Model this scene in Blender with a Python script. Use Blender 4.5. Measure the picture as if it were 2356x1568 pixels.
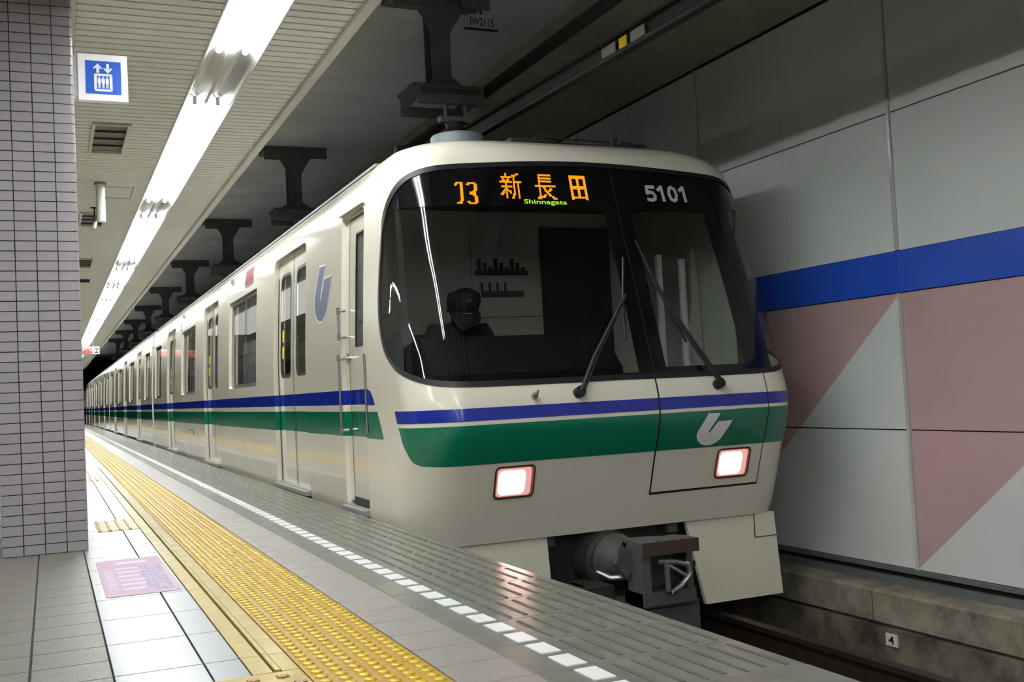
import bpy, math, random
import numpy as np
from mathutils import Vector, Matrix

random.seed(7)
for o in list(bpy.data.objects):
    bpy.data.objects.remove(o, do_unlink=True)
scene = bpy.context.scene
COL = scene.collection

# ------------------------------------------------------------------ camera
H_CAM = .71
cam_d = bpy.data.cameras.new('camera')
cam = bpy.data.objects.new('camera', cam_d)
COL.objects.link(cam)
scene.camera = cam
YAW, PIT, ROL = 0.4111, 0.0443, -0.0506
fw = Vector((math.sin(YAW) * math.cos(PIT), math.cos(YAW) * math.cos(PIT), math.sin(PIT)))
rt = Vector((math.cos(YAW), -math.sin(YAW), 0))
up = rt.cross(fw)
r2 = math.cos(ROL) * rt + math.sin(ROL) * up
u2 = -math.sin(ROL) * rt + math.cos(ROL) * up
cam.matrix_world = Matrix(((r2.x, u2.x, -fw.x, -2.37 * H_CAM), (r2.y, u2.y, -fw.y, 0), (r2.z, u2.z, -fw.z, H_CAM), (0, 0, 0, 1)))
cam_d.sensor_width = 36
cam_d.lens = 36 * 2450 / 2356
cam_d.clip_start = .05
cam_d.clip_end = 300

# ------------------------------------------------------------------ world, exposure, light levels
world = bpy.data.worlds.new('world')
scene.world = world
world.use_nodes = True
world.node_tree.nodes['Background'].inputs[0].default_value = (.8, .9, 1, 1)
world.node_tree.nodes['Background'].inputs[1].default_value = .002
scene.view_settings.view_transform = 'Standard'
scene.view_settings.look = 'None'
scene.view_settings.gamma = 1
scene.view_settings.exposure = 0.40
scene.view_settings.use_curve_mapping = False
TUBE = 54.0          # radiance of the fluorescent tubes
CABIN = .8          # radiance of the saloon ceiling lamps


# ------------------------------------------------------------------ helpers
def c3(r, g, b):
    f = lambda v: (v / 255 / 12.92) if v <= 10.3 else (((v / 255) + .055) / 1.055) ** 2.4
    return (f(r), f(g), f(b), 1)


def mat(name, col, rough=.5, metal=0, var=0, vscale=8, bump=0, bscale=60, coat=0, emis=None, spec=.5, col2=None, stretch=None):
    m = bpy.data.materials.new(name)
    m.use_nodes = True
    nt = m.node_tree
    b = nt.nodes['Principled BSDF']
    b.inputs['Base Color'].default_value = col
    b.inputs['Roughness'].default_value = rough
    b.inputs['Metallic'].default_value = metal
    b.inputs['Specular IOR Level'].default_value = spec
    if coat:
        b.inputs['Coat Weight'].default_value = coat
        b.inputs['Coat Roughness'].default_value = .06
    if emis:
        b.inputs['Emission Color'].default_value = emis[0]
        b.inputs['Emission Strength'].default_value = emis[1]
    if var or bump:
        tc = nt.nodes.new('ShaderNodeTexCoord')
        mp = nt.nodes.new('ShaderNodeMapping')
        nt.links.new(tc.outputs['Object'], mp.inputs[0])
        if stretch:
            mp.inputs['Scale'].default_value = stretch
    if var:
        n = nt.nodes.new('ShaderNodeTexNoise')
        n.inputs['Scale'].default_value = vscale
        n.inputs['Detail'].default_value = 5
        n.inputs['Roughness'].default_value = .65
        r = nt.nodes.new('ShaderNodeValToRGB')
        r.color_ramp.elements[0].position = .3
        r.color_ramp.elements[1].position = .7
        d = col2 if col2 else tuple(v * (1 - var) for v in col[:3]) + (1,)
        r.color_ramp.elements[0].color = d
        r.color_ramp.elements[1].color = col
        nt.links.new(mp.outputs[0], n.inputs['Vector'])
        nt.links.new(n.outputs['Fac'], r.inputs[0])
        nt.links.new(r.outputs[0], b.inputs['Base Color'])
    if bump:
        n2 = nt.nodes.new('ShaderNodeTexNoise')
        n2.inputs['Scale'].default_value = bscale
        n2.inputs['Detail'].default_value = 4
        bp = nt.nodes.new('ShaderNodeBump')
        bp.inputs['Strength'].default_value = bump
        bp.inputs['Distance'].default_value = .004
        nt.links.new(mp.outputs[0], n2.inputs['Vector'])
        nt.links.new(n2.outputs['Fac'], bp.inputs['Height'])
        nt.links.new(bp.outputs[0], b.inputs['Normal'])
    return m


def emit(name, col, s):
    m = bpy.data.materials.new(name)
    m.use_nodes = True
    nt = m.node_tree
    for n in list(nt.nodes):
        nt.nodes.remove(n)
    e = nt.nodes.new('ShaderNodeEmission')
    e.inputs[0].default_value = col
    e.inputs[1].default_value = s
    o = nt.nodes.new('ShaderNodeOutputMaterial')
    nt.links.new(e.outputs[0], o.inputs[0])
    return m


def glass(name, tint, rough=.01, ior=1.5):
    m = bpy.data.materials.new(name)
    m.use_nodes = True
    nt = m.node_tree
    for n in list(nt.nodes):
        nt.nodes.remove(n)
    t = nt.nodes.new('ShaderNodeBsdfTransparent')
    t.inputs[0].default_value = tint
    g = nt.nodes.new('ShaderNodeBsdfGlossy')
    g.inputs['Roughness'].default_value = rough
    f = nt.nodes.new('ShaderNodeFresnel')
    # a thin pane reflects alike from both faces
    ge = nt.nodes.new('ShaderNodeNewGeometry')
    io = nt.nodes.new('ShaderNodeMix')
    io.inputs['A'].default_value = ior
    io.inputs['B'].default_value = 1 / ior
    nt.links.new(ge.outputs['Backfacing'], io.inputs['Factor'])
    nt.links.new(io.outputs['Result'], f.inputs[0])
    mx = nt.nodes.new('ShaderNodeMixShader')
    o = nt.nodes.new('ShaderNodeOutputMaterial')
    nt.links.new(f.outputs[0], mx.inputs[0])
    nt.links.new(t.outputs[0], mx.inputs[1])
    nt.links.new(g.outputs[0], mx.inputs[2])
    nt.links.new(mx.outputs[0], o.inputs[0])
    return m


class MB:
    def __init__(s):
        s.v = []
        s.f = []
        s.m = []

    def quad(s, pts, mi=0):
        n = len(s.v)
        s.v += [tuple(p) for p in pts]
        s.f.append(tuple(range(n, n + len(pts))))
        s.m.append(mi)
        return s

    def box(s, x0, x1, y0, y1, z0, z1, mi=0):
        n = len(s.v)
        s.v += [(x, y, z) for z in (z0, z1) for y in (y0, y1) for x in (x0, x1)]
        for q in ((0, 2, 3, 1), (4, 5, 7, 6), (0, 1, 5, 4), (2, 6, 7, 3), (0, 4, 6, 2), (1, 3, 7, 5)):
            s.f.append(tuple(n + i for i in q))
            s.m.append(mi)
        return s

    def cbox(s, x0, x1, y0, y1, z0, z1, b, mi=0):
        """box whose top edges are chamfered by b"""
        n = len(s.v)
        s.v += [(x0, y0, z0), (x1, y0, z0), (x1, y1, z0), (x0, y1, z0), (x0, y0, z1 - b), (x1, y0, z1 - b), (x1, y1, z1 - b), (x0, y1, z1 - b),
                (x0 + b, y0 + b, z1), (x1 - b, y0 + b, z1), (x1 - b, y1 - b, z1), (x0 + b, y1 - b, z1)]
        for q in ((3, 2, 1, 0), (0, 1, 5, 4), (1, 2, 6, 5), (2, 3, 7, 6), (3, 0, 4, 7), (4, 5, 9, 8), (5, 6, 10, 9), (6, 7, 11, 10), (7, 4, 8, 11), (8, 9, 10, 11)):
            s.f.append(tuple(n + i for i in q))
            s.m.append(mi)
        return s

    def prism(s, poly, axis, a, b, mi=0):
        """extrude a 2D polygon along an axis from a to b; poly coordinates are the other two axes in order"""
        def P(p, t):
            if axis == 'x': return (t, p[0], p[1])
            if axis == 'y': return (p[0], t, p[1])
            return (p[0], p[1], t)
        n = len(s.v)
        k = len(poly)
        s.v += [P(p, a) for p in poly] + [P(p, b) for p in poly]
        for i in range(k):
            j = (i + 1) % k
            s.f.append((n + i, n + j, n + k + j, n + k + i))
            s.m.append(mi)
        s.f.append(tuple(n + i for i in range(k)))
        s.m.append(mi)
        s.f.append(tuple(n + k + i for i in reversed(range(k))))
        s.m.append(mi)
        return s

    def tube(s, pts, r, seg=8, mi=0, cap=True):
        pts = [Vector(p) for p in pts]
        rs = r if isinstance(r, (list, tuple)) else [r] * len(pts)
        n = len(s.v)
        prev = None
        for i, p in enumerate(pts):
            d = (pts[min(i + 1, len(pts) - 1)] - pts[max(i - 1, 0)]).normalized()
            a = Vector((0, 0, 1)) if abs(d.z) < .9 else Vector((1, 0, 0))
            if prev is not None:
                a = prev
            e1 = (a - d * a.dot(d)).normalized()
            prev = e1
            e2 = d.cross(e1)
            for k in range(seg):
                t = 2 * math.pi * k / seg
                s.v.append(tuple(p + e1 * (rs[i] * math.cos(t)) + e2 * (rs[i] * math.sin(t))))
        for i in range(len(pts) - 1):
            for k in range(seg):
                k2 = (k + 1) % seg
                s.f.append((n + i * seg + k, n + i * seg + k2, n + (i + 1) * seg + k2, n + (i + 1) * seg + k))
                s.m.append(mi)
        if cap:
            s.f.append(tuple(n + k for k in reversed(range(seg))))
            s.m.append(mi)
            s.f.append(tuple(n + (len(pts) - 1) * seg + k for k in range(seg)))
            s.m.append(mi)
        return s

    def mesh(s, name, mats=(), smooth=False, recalc=True):
        me = bpy.data.meshes.new(name)
        me.from_pydata(s.v, [], s.f)
        for m in mats:
            me.materials.append(m)
        if len(mats) > 1:
            me.polygons.foreach_set('material_index', s.m)
        if recalc:
            import bmesh
            bm = bmesh.new()
            bm.from_mesh(me)
            bmesh.ops.recalc_face_normals(bm, faces=bm.faces)
            bm.to_mesh(me)
            bm.free()
        if smooth:
            me.polygons.foreach_set('use_smooth', [True] * len(me.polygons))
            if smooth == 'angle':
                me.set_sharp_from_angle(angle=.6)
        me.update()
        return me

    def build(s, name, mats, parent=None, smooth=False, loc=None, recalc=True):
        if not isinstance(mats, (list, tuple)):
            mats = [mats]
        return link(name, s.mesh(name, mats, smooth, recalc), parent, loc)


def link(name, me, parent=None, loc=None):
    o = bpy.data.objects.new(name, me)
    COL.objects.link(o)
    if parent is not None:
        o.parent = parent
        # meshes are modelled in world coordinates: undo the offset of a thing's base
        if loc is None and parent.parent is None and parent.type == 'EMPTY':
            loc = -parent.location
    if loc is not None:
        o.location = loc
    return o


def tag(o, label=None, cat=None, group=None, kind=None):
    if label: o['label'] = label
    if cat: o['category'] = cat
    if group: o['group'] = group
    if kind: o['kind'] = kind
    return o


def thing(name, loc, label, cat, group=None):
    o = bpy.data.objects.new(name, None)
    COL.objects.link(o)
    o.location = loc
    o.empty_display_size = .1
    return tag(o, label, cat, group)


def structure(name, mb, mats, **k):
    o = mb.build(name, mats, **k)
    o['kind'] = 'structure'
    return o


def copy_tree(o, parent=None):
    c = o.copy()
    COL.objects.link(c)
    c.parent = parent
    for ch in list(o.children):
        copy_tree(ch, c)
    return c


def text_mesh(body, bold=0.0):
    """2D triangulated glyphs as (verts, faces), bounding box scaled to 0..1"""
    cu = bpy.data.curves.new('lettering', 'FONT')
    cu.body = body
    cu.offset = bold
    cu.resolution_u = 3
    to = bpy.data.objects.new('lettering', cu)
    COL.objects.link(to)
    dg = bpy.context.evaluated_depsgraph_get()
    me = bpy.data.meshes.new_from_object(to.evaluated_get(dg))
    v = np.array([p.co[:2] for p in me.vertices])
    f = [tuple(p.vertices) for p in me.polygons]
    bpy.data.objects.remove(to)
    bpy.data.meshes.remove(me)
    bpy.data.curves.remove(cu)
    v = (v - v.min(0)) / (v.max(0) - v.min(0))
    return v, f


def hermite(tab, n=400):
    """monotone smooth interpolation table of (x, y) knots"""
    t = np.array(tab, float)
    x, y = t[:, 0], t[:, 1]
    d = np.diff(y) / np.diff(x)
    m = np.zeros(len(x))
    m[1:-1] = np.where(d[1:] * d[:-1] > 0, 2 * d[1:] * d[:-1] / (d[1:] + d[:-1] + 1e-12), 0)
    m[0], m[-1] = d[0], d[-1]
    xs = np.linspace(x[0], x[-1], n)
    i = np.clip(np.searchsorted(x, xs) - 1, 0, len(x) - 2)
    h = x[i + 1] - x[i]
    s = (xs - x[i]) / h
    ys = (2 * s**3 - 3 * s**2 + 1) * y[i] + (s**3 - 2 * s**2 + s) * h * m[i] + (-2 * s**3 + 3 * s**2) * y[i + 1] + (s**3 - s**2) * h * m[i + 1]
    return lambda q: float(np.interp(q, xs, ys))


def rrect(x0, x1, y0, y1, r, n=5):
    """rounded rectangle; r is a radius or four radii (bl, br, tr, tl)"""
    rr = r if isinstance(r, (tuple, list)) else (r,) * 4
    out = []
    for (cx, cy, a0, q) in ((x0 + rr[0], y0 + rr[0], 180, rr[0]), (x1 - rr[1], y0 + rr[1], 270, rr[1]), (x1 - rr[2], y1 - rr[2], 0, rr[2]), (x0 + rr[3], y1 - rr[3], 90, rr[3])):
        for k in range(n + 1):
            a = math.radians(a0 + 90 * k / n)
            out.append((cx + q * math.cos(a), cy + q * math.sin(a)))
    return out


def clip(poly, ax, val, keep_gt):
    out = []
    for i in range(len(poly)):
        a, b = poly[i - 1], poly[i]
        ia = (a[ax] >= val) if keep_gt else (a[ax] <= val)
        ib = (b[ax] >= val) if keep_gt else (b[ax] <= val)
        if ia != ib:
            t = (val - a[ax]) / (b[ax] - a[ax])
            out.append((a[0] + t * (b[0] - a[0]), a[1] + t * (b[1] - a[1])))
        if ib:
            out.append(b)
    return out


def patch(polys, fn, us, zs, mb=None, mi=0):
    """cut 2D polygons along the grid lines us, zs and lay the pieces on the surface fn(u, z)"""
    mb = mb or MB()
    key = {}

    def vid(p):
        k = (round(p[0], 5), round(p[1], 5))
        if k not in key:
            key[k] = len(mb.v)
            mb.v.append(tuple(fn(*p)))
        return key[k]
    for poly in polys:
        pz0, pz1 = min(p[1] for p in poly), max(p[1] for p in poly)
        pu0, pu1 = min(p[0] for p in poly), max(p[0] for p in poly)
        zz = [pz0] + [z for z in zs if pz0 + 1e-6 < z < pz1 - 1e-6] + [pz1]
        uu = [pu0] + [q for q in us if pu0 + 1e-6 < q < pu1 - 1e-6] + [pu1]
        for a, b in zip(zz[:-1], zz[1:]):
            row = clip(clip(poly, 1, a, True), 1, b, False)
            if len(row) < 3:
                continue
            for q, w_ in zip(uu[:-1], uu[1:]):
                cell = clip(clip(row, 0, q, True), 0, w_, False)
                if len(cell) < 3:
                    continue
                ar = sum(cell[i - 1][0] * cell[i][1] - cell[i][0] * cell[i - 1][1] for i in range(len(cell))) / 2
                if abs(ar) < 1e-8:
                    continue
                ids = []
                for p in cell:
                    t = vid(p)
                    if not ids or ids[-1] != t:
                        ids.append(t)
                if ids[0] == ids[-1]:
                    ids.pop()
                if len(set(ids)) == len(ids) and len(ids) >= 3:
                    mb.f.append(tuple(ids))
                    mb.m.append(mi)
    return mb


def ring_pts(poly, d):
    """offset a closed outline outwards by d (negative: inwards)"""
    n = len(poly)
    ar = sum(poly[i - 1][0] * poly[i][1] - poly[i][0] * poly[i - 1][1] for i in range(n))
    sg = 1 if ar > 0 else -1
    out = []
    for i in range(n):
        a, b, c = poly[i - 1], poly[i], poly[(i + 1) % n]
        t = Vector((c[0] - a[0], c[1] - a[1]))
        if t.length < 1e-9:
            t = Vector((1, 0))
        t.normalize()
        out.append((b[0] + sg * t.y * d, b[1] - sg * t.x * d))
    return out


# ------------------------------------------------------------------ materials
M = {}
M['grout'] = mat('grout', c3(50, 48, 47), .9)
M['rough_tile'] = mat('rough_tile', c3(104, 101, 95), .42, var=.25, vscale=14, bump=.5, bscale=160)
M['white_tile'] = mat('white_tile', c3(120, 126, 131), .30, spec=.26, var=.06, vscale=5, bump=.06, bscale=70)
M['guide_tile'] = mat('guide_tile', c3(186, 163, 70), .2, var=.28, vscale=7, bump=.1, bscale=60)
M['tactile'] = mat('tactile', c3(158, 123, 32), .45, spec=.3, var=.12, vscale=10, bump=.2, bscale=120)  # base darkened against the domes, painting in part of their shading
M['dome'] = mat('dome', c3(186, 155, 4), .36, spec=.35, var=.12, vscale=20)
M['grey_tile'] = mat('grey_tile', c3(128, 123, 118), .4, var=.18, vscale=16, bump=.35, bscale=170)
M['nosing'] = mat('nosing', c3(116, 116, 108), .24, var=.28, vscale=6, bump=.08, bscale=110)
M['nosing_strip'] = mat('nosing_strip', c3(78, 79, 66), .55, var=.3, vscale=10)
M['marker'] = mat('marker', c3(226, 230, 230), .35)
M['plate_gold'] = mat('plate_gold', c3(150, 128, 58), .4, spec=.25, var=.3, vscale=20)
M['brown'] = mat('brown', c3(140, 105, 45), .5, var=.3, vscale=30)
M['concrete'] = mat('concrete', c3(150, 144, 128), .85, col2=c3(84, 78, 66), var=.5, vscale=4.5, bump=.5, bscale=25)
M['concrete_dark'] = mat('concrete_dark', c3(122, 114, 98), .9, col2=c3(44, 40, 34), var=.5, vscale=4, bump=.6, bscale=20)
M['dirt'] = mat('dirt', c3(62, 54, 46), .95, var=.5, vscale=8, bump=.6, bscale=40)
M['rail'] = mat('rail', c3(58, 46, 42), .5, .5, var=.4, vscale=20)
M['pillar_tile'] = mat('pillar_tile', c3(146, 141, 146), .3, var=.06, vscale=30)
M['panel_white'] = mat('panel_white', c3(204, 210, 208), .42, var=.04, vscale=3)
M['panel_mauve'] = mat('panel_mauve', c3(182, 154, 154), .45, var=.06, vscale=3)
M['panel_blue'] = mat('panel_blue', c3(34, 78, 186), .3)
M['alu'] = mat('alu', c3(205, 208, 208), .25, .35)
M['steel'] = mat('steel', c3(150, 150, 148), .35, .85)
M['sill'] = mat('sill', c3(150, 150, 146), .4, .3)
M['gap'] = mat('gap', c3(34, 33, 32), .8)
M['tunnel'] = mat('tunnel', c3(222, 230, 230), .8, var=.3, vscale=1.2, bump=.2, bscale=15)
M['haunch'] = mat('haunch', c3(186, 183, 164), .85, var=.4, vscale=2, bump=.3, bscale=18, stretch=(1, 1, .4))
M['slat'] = mat('slat', c3(230, 233, 226), .42)
M['slat_gap'] = mat('slat_gap', c3(44, 42, 36), .8)
M['ceil_trim'] = mat('ceil_trim', c3(212, 213, 206), .4)
M['reflector'] = mat('reflector', c3(224, 225, 223), .25, .45)
M['tube'] = emit('tube', (.985, 1, .985, 1), TUBE)
M['socket'] = mat('socket', c3(210, 210, 210), .5)
M['bracket'] = mat('bracket', c3(104, 110, 108), .6, .2, var=.3, vscale=10)
M['insulator'] = mat('insulator', c3(44, 38, 36), .35)
M['conductor'] = mat('conductor', c3(44, 43, 40), .6, .3, var=.2)
M['dark'] = mat('dark', c3(22, 22, 23), .6)
M['black_gloss'] = mat('black_gloss', c3(9, 10, 13), .08, spec=.5)
M['rubber'] = mat('rubber', c3(22, 22, 24), .5)
M['ivory'] = mat('ivory', c3(226, 222, 206), .24, coat=.35, var=.03, vscale=1.5)
M['skirt'] = mat('skirt', c3(222, 219, 200), .4, var=.05, vscale=4)
M['roof_grey'] = mat('roof_grey', c3(120, 116, 118), .55, var=.1)
M['roof_disc'] = mat('roof_disc', c3(116, 124, 130), .45)
M['band_blue'] = mat('band_blue', c3(26, 46, 150), .24, coat=.35)
M['band_green'] = mat('band_green', c3(0, 112, 82), .24, coat=.35)
M['windshield'] = glass('windshield', (.72, .75, .76, 1), .008, 1.52)
M['window'] = glass('window', (.62, .65, .66, 1), .012, 1.6)
M['saloon'] = mat('saloon', c3(176, 174, 166), .5)
M['saloon_floor'] = mat('saloon_floor', c3(96, 92, 90), .5)
M['seat_cloth'] = mat('seat_cloth', c3(60, 84, 70), .8)
M['blind'] = mat('blind', c3(150, 150, 146), .7)
M['yellow_sticker'] = mat('yellow_sticker', c3(235, 205, 20), .4)
M['red_led'] = mat('red_led', c3(110, 28, 36), .5, spec=.1, emis=((.6, .05, .06, 1), .08))
M['coupler'] = mat('coupler', c3(92, 98, 96), .5, .45, var=.35, vscale=12, bump=.3, bscale=50)
M['coupler_dark'] = mat('coupler_dark', c3(46, 44, 44), .7, .2, var=.3, vscale=12)
M['coupler_rust'] = mat('coupler_rust', c3(74, 56, 50), .75, .2, var=.3, vscale=15)
M['lens'] = emit('lens', (1, .56, .49, 1), 12.0)
M['lens_glow'] = emit('lens_glow', (1, .50, .45, 1), .62)
M['lens_edge'] = mat('lens_edge', c3(150, 70, 66), .25, emis=((1, .30, .26, 1), .12))
M['led_orange'] = emit('led_orange', (1, .29, .01, 1), 1.0)
M['led_green'] = emit('led_green', (.42, .85, .03, 1), .8)
M['digit'] = mat('digit', c3(176, 186, 182), .4)
M['logo_blue'] = mat('logo_blue', c3(58, 72, 108), .45)
M['logo_white'] = mat('logo_white', c3(232, 232, 232), .3, coat=.3)
M['sign_white'] = mat('sign_white', c3(232, 234, 236), .4, emis=((1, 1, 1, 1), .06))
M['sign_blue'] = mat('sign_blue', c3(24, 88, 190), .35, emis=((.02, .11, .5, 1), .10))
M['vent'] = mat('vent', c3(132, 128, 122), .7)
M['white_paint'] = mat('white_paint', c3(224, 224, 216), .4)
M['led_red'] = emit('led_red', (1, .16, .09, 1), .9)
M['uniform'] = mat('uniform', c3(30, 32, 40), .8)
M['cap_cloth'] = mat('cap_cloth', c3(26, 27, 33), .7)
M['skin'] = mat('skin', c3(190, 140, 112), .55)
M['cab_wall'] = mat('cab_wall', c3(196, 198, 184), .5)
M['cab_dark'] = mat('cab_dark', c3(40, 41, 40), .6)
M['desk_black'] = mat('desk_black', c3(15, 15, 16), .75, spec=.2)
M['sticker'] = mat('sticker', c3(190, 164, 182), .6, spec=.2, var=.1, vscale=12)
M['sticker_ink'] = mat('sticker_ink', c3(206, 200, 220), .6, spec=.2)
M['sticker_ink2'] = mat('sticker_ink2', c3(150, 152, 186), .6, spec=.2)
M['plate_white'] = mat('plate_white', c3(210, 212, 208), .5)
M['ink'] = mat('ink', c3(20, 20, 20), .6)


def side_paint():
    """ivory car side with the blue and green bands painted at their heights"""
    m = mat('side_paint', c3(226, 222, 206), .14, coat=.6)
    nt = m.node_tree
    b = nt.nodes['Principled BSDF']
    tc = nt.nodes.new('ShaderNodeTexCoord')
    sp = nt.nodes.new('ShaderNodeSeparateXYZ')
    r = nt.nodes.new('ShaderNodeValToRGB')
    r.color_ramp.interpolation = 'CONSTANT'
    e = r.color_ramp.elements
    iv, bl, gr = c3(226, 222, 206), c3(26, 46, 150), c3(0, 112, 82)
    e[0].position = 0
    e[0].color = iv
    e[1].position = .456
    e[1].color = gr
    for p, q in ((.613, iv), (.654, bl), (.748, iv)):
        k = e.new(p)
        k.color = q
    nt.links.new(tc.outputs['Object'], sp.inputs[0])
    nt.links.new(sp.outputs[2], r.inputs[0])
    nt.links.new(r.outputs[0], b.inputs['Base Color'])
    # slight waviness of the sheet metal
    mp = nt.nodes.new('ShaderNodeMapping')
    mp.inputs['Scale'].default_value = (1, .5, 1.2)
    n = nt.nodes.new('ShaderNodeTexNoise')
    n.inputs['Scale'].default_value = 2.2
    n.inputs['Detail'].default_value = 1
    bp = nt.nodes.new('ShaderNodeBump')
    bp.inputs['Strength'].default_value = .12
    bp.inputs['Distance'].default_value = .01
    nt.links.new(tc.outputs['Object'], mp.inputs[0])
    nt.links.new(mp.outputs[0], n.inputs['Vector'])
    nt.links.new(n.outputs['Fac'], bp.inputs['Height'])
    nt.links.new(bp.outputs[0], b.inputs['Normal'])
    return m


M['side_paint'] = side_paint()

Y_FAR = 64.0
Y_NEAR = -24.0
NEAR_END = 14.3      # beyond this the floor pieces are too small to tell apart

# ================================================================== FLOOR
floor = structure('floor', MB().box(-7.5, -.02, Y_NEAR, Y_FAR, -.30, -.006).box(-.05, -.02, Y_NEAR, Y_FAR, -.95, -.006), M['grout'])
P0 = 3.060           # a joint all strips share
PT = .2045


def strip(name, x0, x1, pitch, y0, y1, m, gap=.005, ch=.0012, top=0., far=True, mesh=None):
    k0 = math.ceil((y0 - P0) / pitch)
    k1 = math.floor((y1 - P0) / pitch)
    if mesh is None:
        mesh = MB().cbox(x0 + gap / 2, x1 - gap / 2, gap / 2, pitch - gap / 2, -.012, top, ch).mesh(name, [M[m]])
    for k in range(k0, k1):
        link(name, mesh, floor, Vector((0, P0 + k * pitch, 0)))
    return P0 + k1 * pitch


for i, x1 in enumerate((-1.549, -1.755, -1.960, -2.165)):
    strip('rough_tile', x1 - .2045, x1, PT, 2.2, 7.6, 'rough_tile')
fe = strip('white_tile', -1.549, -1.317, 2 * PT, 2.2, NEAR_END, 'white_tile')
strip('white_tile', -1.317, -1.22, 2 * PT, 2.2, NEAR_END, 'white_tile')
for nm, x0, x1, m, top in (('guide_tile', -1.22, -1.165, 'guide_tile', 0), ('guide_bar', -1.163, -1.146, 'guide_tile', .005), ('guide_tile', -1.145, -1.096, 'guide_tile', 0)):
    strip(nm, x0, x1, PT, 2.84, NEAR_END, m, .003, .001, top)
strip('grey_tile', -.79, -.598, PT, 2.0, NEAR_END, 'grey_tile')

# tactile tiles: six by six truncated domes each
tm = MB().cbox(-1.094, -.792, .0012, .3008, -.012, 0, .001, 0)
for i in range(6):
    for j in range(6):
        cx, cy = -1.094 + .026 + i * .05, .0262 + j * .05
        n = len(tm.v)
        K = 10
        for rr, zz in ((.0175, -.0005), (.015, .0045), (.011, .006)):
            tm.v += [(cx + rr * math.cos(2 * math.pi * k / K), cy + rr * math.sin(2 * math.pi * k / K), zz) for k in range(K)]
        for l in range(2):
            for k in range(K):
                tm.f.append((n + l * K + k, n + l * K + (k + 1) % K, n + (l + 1) * K + (k + 1) % K, n + (l + 1) * K + k))
                tm.m.append(1)
        tm.f.append(tuple(n + 2 * K + k for k in range(K)))
        tm.m.append(1)
tact = tm.mesh('tactile_tile', [M['tactile'], M['dome']], smooth='angle')
te = strip('tactile_tile', 0, 0, .302, 1.8, 40, 'tactile', mesh=tact)

# nosing slabs with dark anti-slip strips, white marker tiles let in
nm = MB().cbox(-.598, 0, .0015, .3015, -.09, 0, .0025, 0)
for k in range(7):
    x = -.391 + k * .058
    nm.box(x - .006, x + .006, .022 + .012 * (k % 2), .272 + .006 * (k % 2), -.001, .0016, 1)
ns = nm.mesh('nosing_slab', [M['nosing'], M['nosing_strip']])
strip('nosing_slab', 0, 0, .303, 1.9, 24, 'nosing', mesh=ns)
mk = MB().cbox(-.504, -.444, 0, .109, -.003, .0035, .001).mesh('white_marker', [M['marker']])
for k in range(150):
    link('white_marker', mk, floor, Vector((0, 2.0 + .0095 + k * .1515, 0)))

# far and near continuation of the strips, too small or out of view to tell pieces apart
for nmx, x0, x1, m, ya in (('white_tile_run', -1.547, -1.222, 'white_tile', fe), ('guide_run', -1.218, -1.097, 'guide_tile', fe), ('grey_tile_run', -.788, -.6, 'grey_tile', fe),
                           ('tactile_run', -1.094, -.792, 'tactile', te), ('nosing_run', -.597, 0, 'nosing', 24.0)):
    tag(MB().box(x0, x1, ya + .01, Y_FAR, -.012, 0).build(nmx, M[m], floor), kind='stuff')
mb = MB()
for k in range(150, 380):
    y = 2.0095 + k * .1515
    mb.box(-.504, -.444, y, y + .109, -.002, .003)
tag(mb.build('white_marker_run', M['marker'], floor), kind='stuff')
mb = MB()
for k in range(6):
    x = -1.094 + .026 + k * .05
    mb.box(x - .012, x + .012, te + .02, Y_FAR, -.002, .004)
tag(mb.build('tactile_ridge_run', M['dome'], floor), kind='stuff')
tag(MB().box(-7.4, -1.552, 7.61, Y_FAR, -.012, 0).box(-7.4, -2.372, Y_NEAR, 7.6, -.012, 0).box(-2.37, -1.552, Y_NEAR, 2.2, -.012, 0).build('rough_tile_run', M['rough_tile'], floor), kind='stuff')
tag(MB().box(-1.547, -1.1, Y_NEAR, 2.2, -.012, 0).build('white_tile_run', M['white_tile'], floor), kind='stuff')
tag(MB().box(-.79, -.6, Y_NEAR, 2.035, -.012, 0).build('grey_tile_run', M['grey_tile'], floor), kind='stuff')
tag(MB().box(-.598, 0, Y_NEAR, 2.148, -.09, 0).build('nosing_run', M['nosing'], floor), kind='stuff')
tag(MB().box(-1.094, -.792, Y_NEAR, 1.84, -.012, 0).build('tactile_run', M['tactile'], floor), kind='stuff')

# warning tile with brown star dots at the foot of the guide strip
w = MB().cbox(-1.43, -1.098, 2.30, 2.848, -.012, .001, .001, 0)
for i in range(4):
    for j in range(7):
        cx, cy = -1.38 + i * .075 + .03 * (j % 2), 2.335 + j * .076
        poly = [(cx + (.018 if k % 2 else .011) * math.cos(k * math.pi / 6), cy + (.018 if k % 2 else .011) * math.sin(k * math.pi / 6)) for k in range(12)]
        w.prism(poly, 'z', 0, .004, 1)
wt = w.build('warning_tile', [M['guide_tile'], M['brown']], floor)

# inset plates with dark bars in the white tiles
for y0, y1 in ((6.64, 7.27), (11.4, 11.95)):
    b = MB().cbox(-1.452, -1.226, y0, y1, -.008, .002, .001, 0)
    for k in range(4):
        x = -1.437 + k * .055
        b.box(x - .007, x + .007, y0 + .01, y1 - .01, 0, .006, 1)
    t = b.build('guide_plate', [M['plate_gold'], M['brown']])
    tag(t, 'small yellowish floor plate with four brown raised bars, ' + ('just past the pillar foot' if y0 < 8 else 'farther along beside the yellow strip'), 'floor plate', 'inset guide plates')

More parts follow.
